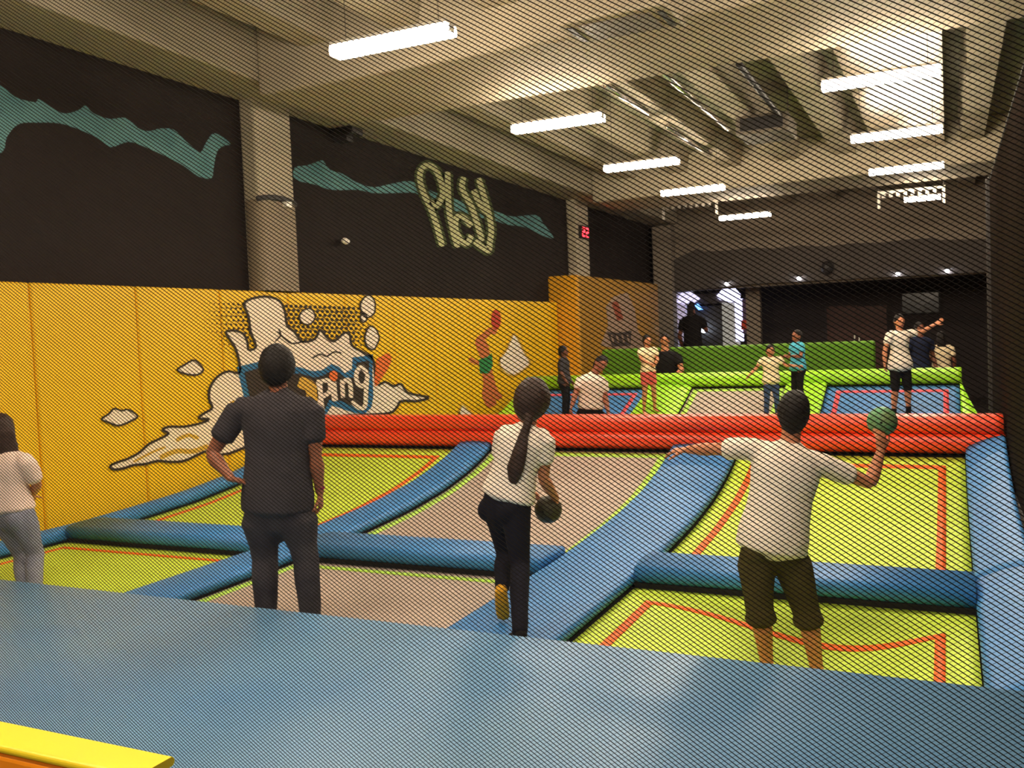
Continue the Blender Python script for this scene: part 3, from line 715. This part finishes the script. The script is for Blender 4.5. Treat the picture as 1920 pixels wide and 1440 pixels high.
def cut(mb, p, n):
    """keep the part of a hull on the side of n, closing the cut"""
    me = mb.mesh(); bm = bmesh.new(); bm.from_mesh(me)
    g = bmesh.ops.bisect_plane(bm, geom=bm.verts[:] + bm.edges[:] + bm.faces[:], plane_co=p, plane_no=n, clear_inner=True)
    ed = [x for x in g['geom_cut'] if isinstance(x, bmesh.types.BMEdge)]
    if ed: bmesh.ops.holes_fill(bm, edges=ed)
    bm.verts.index_update()
    o = MB().add([v.co.copy() for v in bm.verts], [tuple(v.index for v in f.verts) for f in bm.faces]); bm.free(); bpy.data.meshes.remove(me)
    return o
def head_fn(x, y, z):
    # x right, y forward, z up on the unit ball -> skull with face
    jaw = max(0, -z)
    x2 = x * (1 - .34 * jaw ** 1.6); y2 = y * (1 - .10 * jaw)
    if y < 0: y2 *= 1.0 - .25 * jaw
    if y > 0:
        g = lambda cx, cz, wx, wz: math.exp(-((x - cx) / wx) ** 2 - ((z - cz) / wz) ** 2)
        y2 += .26 * g(0, -.18, .15, .16) + .12 * g(0, .02, .11, .16)           # nose
        y2 -= .13 * (g(.38, .06, .2, .13) + g(-.38, .06, .2, .13))             # eye sockets
        y2 += .06 * (g(.36, .26, .3, .1) + g(-.36, .26, .3, .1))               # brow
        y2 += .07 * g(0, -.5, .26, .08) + .10 * g(0, -.82, .3, .16)            # lips, chin
    return x2, y2, z
def add_hand(H, wr, d, nrm, s, curl, side):
    """palm, four fingers of different length and a thumb; d points along the hand, nrm out of the palm"""
    d = d.normalized(); n = (nrm - d * nrm.dot(d)).normalized(); a = d.cross(n) * side  # a points to the thumb side
    k = s
    H.tube([wr - d * .02 * k, wr + d * .02 * k, wr + d * .055 * k, wr + d * .09 * k], [(.026 * k, .019 * k), (.034 * k, .017 * k), (.040 * k, .016 * k), (.038 * k, .014 * k)], side=a, n=12)
    def bend(p, dd, ln, rad, c, c0=0):
        pts = [p]; t = c0
        for f in (.45, .32, .23):
            t += c; v = dd * math.cos(t) + n * math.sin(t); pts.append(pts[-1] + v * ln * f)
        H.tube(pts, [rad, rad * .97, rad * .9, rad * .78], n=8)
    for i, (off, ln) in enumerate(((.030, .074), (.010, .083), (-.010, .077), (-.030, .060))):
        bend(wr + d * .082 * k + a * off * k, (d + a * off * 2.2).normalized(), ln * k, .0092 * k, curl * (1 + .08 * i), curl * .4)
    td = (d * .62 + a * .75 + n * .25).normalized()
    p0 = wr + d * .022 * k + a * .026 * k; p1 = p0 + td * .042 * k
    v2 = (td + n * .35 * curl - a * .25 * curl + d * .2).normalized(); p2 = p1 + v2 * .033 * k; p3 = p2 + (v2 + n * .3 * curl).normalized() * .026 * k
    H.tube([p0, p1, p2, p3], [.014 * k, .0118 * k, .0105 * k, .0085 * k], n=8)

def person(label, J, skin, k=1., female=False, face=None, hair=('short', M_hair), top=None, topmat=None, sleeve=.55, hem=-.02, legs=None, legmat=None, leglen=1.0, legw=1.0,
           sock=None, hands={}, vox=.0085, up=None, bulk=1., feet={}, name='person', topw=1.0, headk=1.0, hx=0., cls=('t_shirt', 'jeans')):
    J = {a: Vector(b) for a, b in J.items()}
    lo = min(J['anL'].z, J['anR'].z) - .07
    e = empty(name, Vector(((J['hpL'].x + J['hpR'].x) / 2, (J['hpL'].y + J['hpR'].y) / 2, lo)), label, 'person')
    pel = (J['hpL'] + J['hpR']) / 2; nk = J['nk']; hd = J['hd']
    spine = nk - pel; L = spine.length; up0 = spine.normalized()
    rh = (J['hpR'] - J['hpL']).normalized(); rs = (J['shR'] - J['shL']).normalized()
    shw = (J['shR'] - J['shL']).length / 2
    def rax(t): return (rh * (1 - t) + rs * t).normalized()
    fr = up0.cross(rax(.5)).normalized()
    W = ((-.22, .10, .085), (-.06, .158, .112), (.1, .168, .118), (.3, .142, .10), (.48, .128, .096), (.68, .142, .108), (.82, .15, .104), (.93, .125, .082), (1.0, .07, .062)) if female else \
        ((-.22, .10, .085), (-.06, .150, .108), (.1, .160, .112), (.3, .152, .106), (.5, .154, .106), (.7, .168, .115), (.84, .172, .108), (.94, .14, .084), (1.0, .075, .066))
    def torso(H, t0, t1, infl, wmul=1., flare=0):
        pts, rad = [], []
        ts = sorted(set([t0, t1] + [w[0] for w in W if t0 < w[0] < t1]))
        for t in ts:
            a = max([w for w in W if w[0] <= t], key=lambda w: w[0]); b = min([w for w in W if w[0] >= t], key=lambda w: w[0])
            q = 0 if a is b else (t - a[0]) / (b[0] - a[0])
            wx = (a[1] + (b[1] - a[1]) * q) * k * bulk; wy = (a[2] + (b[2] - a[2]) * q) * k * bulk
            if t > .6: wx = min(wx, shw * .95 + .03)
            pts.append(pel + spine * t + fr * (.018 * k * math.sin(PI * max(0, t)) * (-1) * .6)); fl = infl + flare * max(0, 1 - max(0, t) / .45); rad.append((wx * wmul + fl, wy * wmul + fl * 1.25))
        # keep the section's wide axis along the body's own right
        vs0 = len(H.v)
        H.tube(pts, rad, side=rax(.5), n=20)
    H = MB(); torso(H, -.17, 1.0, 0)
    uh = (hd - nk).normalized() if up is None else up
    ff = (face or fr); ff = (ff - uh * ff.dot(uh)).normalized(); rr = ff.cross(uh).normalized()
    hk = k ** .35 * headk
    H.tube([nk - up0 * .03 * k, nk + (hd - nk) * .35, hd - uh * .03 * hk - ff * .012], [.066 * k, .056 * k, .058 * hk], n=14)
    H.ell(hd, (rr * .074 * hk, ff * .094 * hk, uh * .118 * hk), 28, 20, head_fn)
    for s in (-1, 1):  # ears
        H.ell(hd + rr * s * .075 * hk - ff * .008 - uh * .008, (rr * .011 * hk, (ff * .8 - rr * s * .5) * .02 * hk, uh * .031 * hk), 8, 6)
    ft = {}
    for sd, s in (('L', 1), ('R', -1)):
        sh, el, wr = J['sh' + sd], J['el' + sd], J['wr' + sd]
        inn = pel + spine * .86 + (sh - (pel + spine * .86)) * .35
        H.tube([inn, sh], [(.07 * k, .062 * k), .056 * k * bulk], n=12)
        H.tube([sh, sh.lerp(el, .35), sh.lerp(el, .75), el], [.055 * k * bulk, .050 * k * bulk, .041 * k * bulk, .038 * k], n=12)
        H.tube([el, el.lerp(wr, .25), el.lerp(wr, .65), wr], [.038 * k, .042 * k * bulk, .034 * k, (.027 * k, .022 * k)], n=12)
        hdn = hands.get(sd, {})
        add_hand(H, wr, hdn.get('d', wr - el), hdn.get('n', fr * .3 - rs * s * -1 * .9), k, hdn.get('c', .35), hdn.get('s', s))
        hp, kn, an = J['hp' + sd], J['kn' + sd], J['an' + sd]
        bk = -(up0.cross(rh))
        H.tube([hp + up0 * .03 * k, hp.lerp(kn, .3), hp.lerp(kn, .75), kn], [.088 * k * bulk, .082 * k * bulk, .062 * k, .056 * k], n=14)
        calf = bk * .012 * k
        H.tube([kn, kn.lerp(an, .3) + calf, kn.lerp(an, .7), an], [.056 * k, .058 * k, .042 * k, .036 * k], n=12)
        H.ell(hp + bk * .04 * k - up0 * .03 * k, (rh * .085 * k, bk * .085 * k, up0 * .095 * k), 14, 10)
        fd = feet.get(sd); 
        if fd is None:
            fd = Vector((fr.x, fr.y, 0)).normalized() + rh * (-.18 * s)
        fd = fd.normalized(); dn = (an - kn).normalized(); fs = fd.cross(Vector((0, 0, 1)) if abs(fd.z) < .8 else dn).normalized()
        sole = dn if abs(fd.z) > .5 else Vector((0, 0, -1))
        F = [an - fd * .015 * k, an + sole * .035 * k - fd * .03 * k, an + sole * .048 * k + fd * .04 * k, an + sole * .055 * k + fd * .12 * k, an + sole * .058 * k + fd * .165 * k]
        FR = [(.036 * k, .036 * k), (.036 * k, .034 * k), (.042 * k, .030 * k), (.044 * k, .019 * k), (.036 * k, .014 * k)]
        H.tube(F, FR, side=fs, n=12); ft[sd] = (F, FR, fs, an, kn)
    body = solid('body', H, skin, e, vox, 3, smf=.5)
    # face
    for s in (-1, 1):
        MB().ell(hd + rr * s * .029 * hk + ff * .079 * hk + uh * .008 * hk, (rr * .013 * hk, ff * .010 * hk, uh * .007 * hk), 10, 8).build('eye', M_eye, e, True)
    MB().ell(hd + ff * .0885 * hk - uh * .059 * hk, (rr * .024 * hk, ff * .010 * hk, uh * .008 * hk), 10, 8).build('mouth', M_lip, e, True)
    # hair
    st, hm = hair[0], hair[1]; hv = 1.0
    Hh = MB()
    hc = hd + uh * .018 * hk - ff * .014 * hk
    big = {'short': .007, 'crop': .004, 'curly': .026, 'long': .014, 'pony': .012, 'bun': .012}[st] + hx
    Hh.ell(hc, (rr * (.075 * hk + big), ff * (.092 * hk + big), uh * (.108 * hk + big)), 24, 18)
    pn = (uh * .72 - ff * .70).normalized() if st in ('short', 'crop', 'curly') else (uh * .5 - ff * .86).normalized()
    Hh = cut(Hh, hd + uh * (-.02 if st == 'curly' else .0) * hk + ff * .02 * hk, pn)
    if st in ('short', 'crop', 'curly'):
        Hh.tube([hd - ff * .035 * hk + uh * .02, hd - ff * .045 * hk - uh * .05 * hk, hd - ff * .05 * hk - uh * .088 * hk], [(.072 * hk + big * .7, .055 * hk + big * .5), (.066 * hk + big * .5, .047 * hk + big * .3), (.05 * hk, .03 * hk)], side=rr, n=14)
    if st == 'long':
        Hh.tube([hd + uh * .06 - ff * .05 * hk, hd - ff * .085 * hk - uh * .03, nk - ff * .075 * k - up0 * .05, nk - ff * .10 * k - up0 * .2, nk - ff * .10 * k - up0 * .33], [(.07, .05), (.085, .04), (.085, .03), (.075, .025), (.03, .012)], side=rr, n=12)
    if st in ('pony', 'bun'):
        for q in hair[2:]:
            Hh.tube(q[0], q[1], side=rr, n=12)
    solid('hair', Hh, hm, e, .009, 2, .006 if st == 'curly' else .004, 45 if st == 'curly' else 16)
    # top
    if topmat:
        T = MB(); torso(T, hem, .965, .016, topw, .026 if hem < .06 else .004)
        for sd in 'LR':
            sh, el = J['sh' + sd], J['el' + sd]
            inn = pel + spine * .86 + (sh - (pel + spine * .86)) * .3
            T.tube([inn, sh], [(.085 * k, .075 * k), .069 * k * bulk], n=14)
            q = sh.lerp(el, sleeve)
            T.tube([sh, sh.lerp(el, sleeve * .5), q], [.069 * k * bulk, .068 * k * bulk, .066 * k * bulk], n=14)
        solid(cls[0], T, topmat, e, .011, 3, .0045, 9)
    if legmat:
        T = MB(); torso(T, -.2, .10 if hem < .06 else .17, .007 if hem < .06 else .010)
        for sd in 'LR':
            hp, kn, an = J['hp' + sd], J['kn' + sd], J['an' + sd]; bk = -(up0.cross(rh))
            T.ell(hp + bk * .04 * k - up0 * .035 * k, (rh * .092 * k, bk * .092 * k, up0 * .10 * k), 14, 10)
            lowp = hem < .06; pts = [hp + up0 * (-.01 if lowp else .03) * k, hp.lerp(kn, .3), hp.lerp(kn, .75), kn]; rd = [(.084 if lowp else .098) * k * bulk, .092 * k * bulk * legw, .074 * k * legw, .067 * k * legw]
            if leglen < .5:
                pts = [hp + up0 * .03 * k, hp.lerp(kn, leglen), hp.lerp(kn, leglen * 2)]; rd = [.098 * k * bulk, .096 * k * legw * bulk, .09 * k * legw]
            elif leglen > .52:
                f = (leglen - .5) * 2
                pts += [kn.lerp(an, f * .35) + bk * .01 * k, kn.lerp(an, f)]; rd += [.066 * k * legw, (.052 if leglen > .8 else .078) * k * legw]
            T.tube(pts, rd, n=14)
        solid(cls[1], T, legmat, e, .011, 3, .0035, 8)
    if sock:
        for sd in (sock if isinstance(sock, dict) else 'LR'):
            F, FR, fs, an, kn = ft[sd]
            T = MB(); T.tube(F, [(a + .006, b + .006) for a, b in FR], side=fs, n=12); T.tube([an, an.lerp(kn, .25)], [.043 * k, .046 * k], n=12)
            solid('sock', T, sock[sd] if isinstance(sock, dict) else sock, e, .009, 2)
    return e
def ball(label, c, r, m, name='ball'):
    c = Vector(c); o = empty(name, c, label, 'ball')
    mb = MB().ell(c, (Vector((r, 0, 0)), Vector((0, r, 0)), Vector((0, 0, r))), 28, 20); mb.build('rubber_shell', m, o, True)
    mb = MB().ell(c + Vector((0, -r * .985, 0)), (Vector((.008, 0, 0)), Vector((0, .004, 0)), Vector((0, 0, .008))), 8, 6); mb.build('valve', M_gap, o, True)
    return o
AW = FH; RT = R0   # horizontal 'away' and 'right' seen from the camera
UPW = Vector((0, 0, 1))

def ground(u, d, fn, h=.085):
    z = 0
    for _ in range(6):
        p = G(u, d, z + h); z = fn(p.x, p.y)
    return G(u, d, z + h)
# man in charcoal t-shirt, seen from behind, hand on hip
d = 6.12
J = dict(hd=P(521, 692, d), nk=P(522, 736, d), shL=P(448, 768, d + .02), shR=P(583, 767, d - .02), elL=P(396, 852, d), wrL=P(434, 898, d - .12), elR=P(592, 858, d - .02), wrR=P(600, 925, d + .03),
         hpL=P(490, 950, d), hpR=P(552, 950, d), knL=P(497, 1048, d + .03), knR=P(574, 1050, d), anL=G(500, d - .04, .085), anR=G(583, d - .06, .085))
person('man seen from behind in charcoal t-shirt and black jeans, hand on hip, on grey bed', J, M_skinA, 1.06, face=AW + RT * .1, hair=('curly', M_hair), topmat=M_tgrey, hem=-.02, legmat=M_jgrey, sleeve=.62, legw=1.2, bulk=1.17, topw=1.03, hx=.014,
       hands={'L': dict(d=RT * .7 + UPW * -.3 + AW * .5, n=RT * .3 + AW * .4 - UPW, c=.5), 'R': dict(d=UPW * -1 + AW * .1, n=RT * -1, c=.4)}, vox=.008)
p = P(600, 935, d + .01)
MB().tube([J['wrR'] + UPW * .03 + RT * .0, J['wrR'] + UPW * .045], [.034, .034], n=16).build('wristband', mat('magenta_band', (150, 40, 80), .6), bpy.data.objects['person'], True)

# woman with long ponytail holding a dark ball
d = 5.78
J = dict(hd=P(998, 757, d), nk=P(989, 802, d - .01), shL=P(945, 815, d + .1), shR=P(1022, 823, d - .08), elL=P(935, 885, d + .24), wrL=P(985, 920, d + .33), elR=P(1019, 898, d - .04), wrR=P(1043, 936, d + .12),
         hpL=P(931, 945, d + .07), hpR=P(966, 950, d - .07), knL=P(948, 1040, d + .10), knR=P(976, 1062, d - .1), anL=P(941, 1106, d - .05), anR=G(975, d - .47, .175))
pt = [(P(993, 782, d - .12), P(988, 797, d - .145), P(983, 815, d - .15), P(974, 850, d - .17), P(966, 880, d - .16), P(962, 906, d - .14)), [(.03, .03), (.026, .024), (.032, .024), (.05, .03), (.058, .03), (.03, .015)]]
hd0 = RT * .62 + AW * .78
person('woman with long ponytail in white t-shirt and navy jeans, holding a dark ball', J, M_skinB, .90, female=True, face=AW + RT * .5, hair=('pony', M_hairb, pt), topmat=M_twhite, hem=.12, legmat=M_jnavy, sleeve=.55, sock={'L': M_sock, 'R': M_tblack}, topw=1.12, bulk=1.06, headk=1.08, hx=.024,
       hands={'R': dict(d=RT * .1 + AW * .55 - UPW * .6, n=-RT * .5 + AW * .1 - UPW * .1 , c=.3), 'L': dict(d=RT * .7 - UPW * .3, n=RT * .3 - AW * .3 - UPW * .6, c=.4)}, feet={'L': Vector((AW * .3 + RT * .05 - UPW * .95)), 'R': AW - RT * .25}, vox=.008)
ball('dark olive ball held at the hip of the woman with the ponytail', P(1028, 955, d + .16), .088, M_balld)

# man in white t-shirt throwing a ball
d = 5.42
J = dict(hd=P(1487, 777, d), nk=P(1481, 836, d), shL=P(1404, 841, d + .04), shR=P(1531, 868, d - .02), elL=P(1335, 842, d + .14), wrL=P(1288, 843, d + .30), elR=P(1632, 906, d + .02), wrR=P(1652, 845, d + .1),
         hpL=P(1416, 1022, d), hpR=P(1476, 1024, d), knL=P(1424, 1142, d - .03), knR=P(1512, 1146, d), anL=ground(1441, d + .02, sagR), anR=ground(1536, d + .02, sagR))
person('man in white t-shirt and olive shorts seen from behind, throwing a green ball', J, M_skinB, .99, face=AW + RT * .25, hair=('short', M_hair), topmat=M_twhite, hem=-.03, headk=1.06, hx=.006, legmat=M_olive, sleeve=.62, leglen=.57, legw=1.22, topw=1.09,
       cls=('t_shirt', 'shorts'), hands={'L': dict(d=-RT * .8 + AW * .5 - UPW * .1, n=-UPW + AW * .2, c=.25), 'R': dict(d=UPW * 1 + RT * .05 + AW * .1, n=AW * .9 - RT * .3, c=.35)}, vox=.008)
ball('green ball in the raised hand of the throwing man', P(1654, 790, d + .19), .088, M_ballg)

# woman at the left edge
d = 7.35
J = dict(hd=P(6, 806, d), nk=P(16, 846, d), shL=P(-18, 862, d + .1), shR=P(50, 866, d - .08), elL=P(-24, 915, d + .25), wrL=P(20, 930, d + .36), elR=P(70, 908, d - .02), wrR=P(58, 932, d + .2),
         hpL=P(4, 962, d + .05), hpR=P(40, 964, d - .05), knL=P(42, 1040, d + .12), knR=P(66, 1040, d + .02), anL=P(48, 1114, d - .02), anR=P(66, 1118, d - .08))
person('woman cut by the left frame edge in pale pink t-shirt and pale jeans', J, M_skinB, .92, female=True, face=AW - RT * .5, hair=('long', M_hairb), topmat=M_tpink, hem=.08, legmat=M_jlight, sleeve=.8, topw=1.14, bulk=1.08, legw=1.1, vox=.009,
       hands={'R': dict(d=AW - RT * .5, n=-UPW, c=.4)})

# man facing the camera behind the barrier
d = 12.3
J = dict(hd=P(1126, 683, d), nk=P(1112, 703, d), shR=P(1090, 712, d), shL=P(1131, 716, d + .05), elR=P(1079, 738, d - .05), wrR=P(1072, 762, d - .18), elL=P(1135, 745, d), wrL=P(1140, 772, d - .1),
         hpR=P(1094, 776, d + .05), hpL=P(1119, 778, d + .08), knR=P(1092, 825, d - .1), knL=P(1122, 826, d - .05), anR=G(1092, d, .085), anL=G(1124, d + .05, .085))
person('man facing the camera in white t-shirt and black trousers, leaning behind the red barrier', J, M_skinA, .97, face=-AW + RT * .75, hair=('short', M_hair), topmat=M_twhite, hem=.17, legmat=M_tblack, sleeve=.6, topw=1.05, vox=.0095, cls=('t_shirt', 'trousers'))

def far(label, u, vt, vh, d, zf, skin, mt, ml, ang=0, leglen=1., female=False, hair='short', hm=None, arms=None, w=.17, foot=None, cls=('t_shirt', 'trousers'), hem=0., lean=0, sock=None, sleeve=.55, face=None, pad=False):
    """small far figure: u column, vt head top, vh hip row, zf ground height"""
    top = P(u, vt, d)
    onbed = zf is None
    if zf is None: zf = farz(top.y) + (.09 if pad else 0)
    hip = P(u + lean, vh, d); hgt = top.z - zf; k = max(.66, hgt / 1.74)
    m = lambda dx, z, dy=0: Vector((top.x, top.y, 0)) + RX * dx * k + FY * dy * k + UPW * z
    a = math.radians(ang); fy = (-AW) * math.cos(a) + RT * math.sin(a); FY = fy; RX = fy.cross(UPW)   # RX: the figure's own right
    z0 = zf; hz = z0 + .50 * hgt
    J = dict(hd=m(0, top.z - .125 * k ** .35), nk=m(0, top.z - .27 * k ** .7), shL=m(-w, top.z - .33 * k), shR=m(w, top.z - .33 * k), hpL=m(-.085, hz), hpR=m(.085, hz),
             knL=m(-.11, z0 + .27 * hgt, .03), knR=m(.11, z0 + .27 * hgt, .03), anL=m(-.13, z0 + .085 * k), anR=m(.13, z0 + .085 * k))
    sh = top.z - .33 * k
    A = dict(elL=(-w - .07, sh - .27 * k, -.02), wrL=(-w - .06, sh - .50 * k, .1), elR=(w + .07, sh - .27 * k, -.02), wrR=(w + .06, sh - .50 * k, .1))
    for q, v in (arms or {}).items(): A[q] = (v[0], sh + v[1] * k, v[2])
    for q, v in A.items(): J[q] = m(*v)
    fdir = {}
    if onbed:
        for q in ('anL', 'anR'):
            J[q].z = farz(J[q].y) + (.1 if pad else .0) + .088 * k
            sl = (farz(J[q].y + .1) - farz(J[q].y - .1)) / .2; v = fy + RX * (-.18 if q == 'anL' else .18); fdir[q[2]] = v + UPW * v.y * sl
    return person(label, J, skin, k, female=female, face=(face or fy), hair=(hair, hm or M_hair), topmat=mt, hem=hem, legmat=ml, leglen=leglen, sleeve=sleeve, vox=.0105, cls=cls, sock=sock, feet=fdir)
far('person in dark grey top and black trousers standing by the end of the yellow walls', 1056, 648, 712, 16.9, None, M_skinC, M_tgrey, M_tblack, ang=70, w=.15, sleeve=.9)
far('girl in cream t-shirt and coral shorts beyond the barrier on a lime pad', 1213, 628, 700, 16.3, None, M_skinB, M_tcream, M_pinkp, pad=True, ang=15, leglen=.28, female=True, hair='bun', cls=('t_shirt', 'shorts'), hem=.1,
    arms=dict(elR=(.2, -.22, .08), wrR=(.06, -.3, .26), elL=(-.2, -.22, .08), wrL=(-.05, -.33, .26)))
far('person in black top standing behind the girl in coral shorts', 1246, 626, 705, 18.45, -.6, M_skinB, M_tblack, M_tblack, ang=-20, hair='short', arms=dict(elL=(-.25, -.2, .1), wrL=(-.12, -.34, .25)))
far('child in cream t-shirt and blue jeans with arms spread, beyond the barrier', 1444, 646, 705, 15.35, None, M_skinB, M_tcream, M_jblue, ang=-10, cls=('t_shirt', 'jeans'),
    arms=dict(elR=(.33, -.2, .02), wrR=(.5, -.36, .1), elL=(-.34, -.16, .08), wrL=(-.58, -.18, .16)))
far('boy in cyan t-shirt and black trousers seen side on, beyond the barrier', 1494, 618, 700, 15.4, None, M_skinA, M_tcyan, M_tblack, pad=True, ang=-70, w=.15, hair='crop', arms=dict(elL=(-.2, -.26, .06), wrL=(-.17, -.24, .33), elR=(.2, -.26, .06), wrR=(.12, -.26, .33)))
far('person in white t-shirt and black shorts jumping on the far right blue bed', 1686, 589, 690, 14.55, None, M_skinB, M_twhite, M_tblack, ang=5, female=True, leglen=.5, cls=('t_shirt', 'shorts'), hair='short', sock=M_tblack, hem=-.06,
    arms=dict(elR=(.27, -.26, .02), wrR=(.31, -.48, .08), elL=(-.36, .02, .05), wrL=(-.56, .14, .12)))
far('person in navy top standing behind the jumping one', 1724, 604, 690, 18.6, -.2, M_skinC, M_tnavy, M_tnavy, ang=10, hair='long', w=.19)
far('person in pale top with long dark hair behind the right end of the lime roll', 1764, 622, 690, 18.9, -.2, M_skinC, M_tcream, M_tnavy, ang=160, hair='long', hm=M_hair)
far('silhouetted person standing before the lit booth', 1297, 566, 640, 28.2, -.3, M_skinC, M_tblack, M_tblack, ang=150, hair='long', arms=dict(elR=(.22, -.2, .1), wrR=(.1, -.1, .3)))  # black clothing paints the figure as a dark silhouette
# ------------------------------------------------------------------ world, exposure
w = bpy.data.worlds.new('world'); S.world = w; w.use_nodes = True
w.node_tree.nodes['Background'].inputs['Color'].default_value = (.9, .8, .7, 1)
w.node_tree.nodes['Background'].inputs['Strength'].default_value = .02
S.view_settings.view_transform = 'Standard'; S.view_settings.look = 'None'
S.view_settings.gamma = 1; S.view_settings.use_curve_mapping = False
S.view_settings.exposure = 1.9
S.cycles.use_denoising = True; S.cycles.debug_use_spatial_splits = True
S.cycles.max_bounces = 8; S.cycles.diffuse_bounces = 5; S.cycles.caustics_reflective = False
S.cycles.sample_clamp_indirect = 6
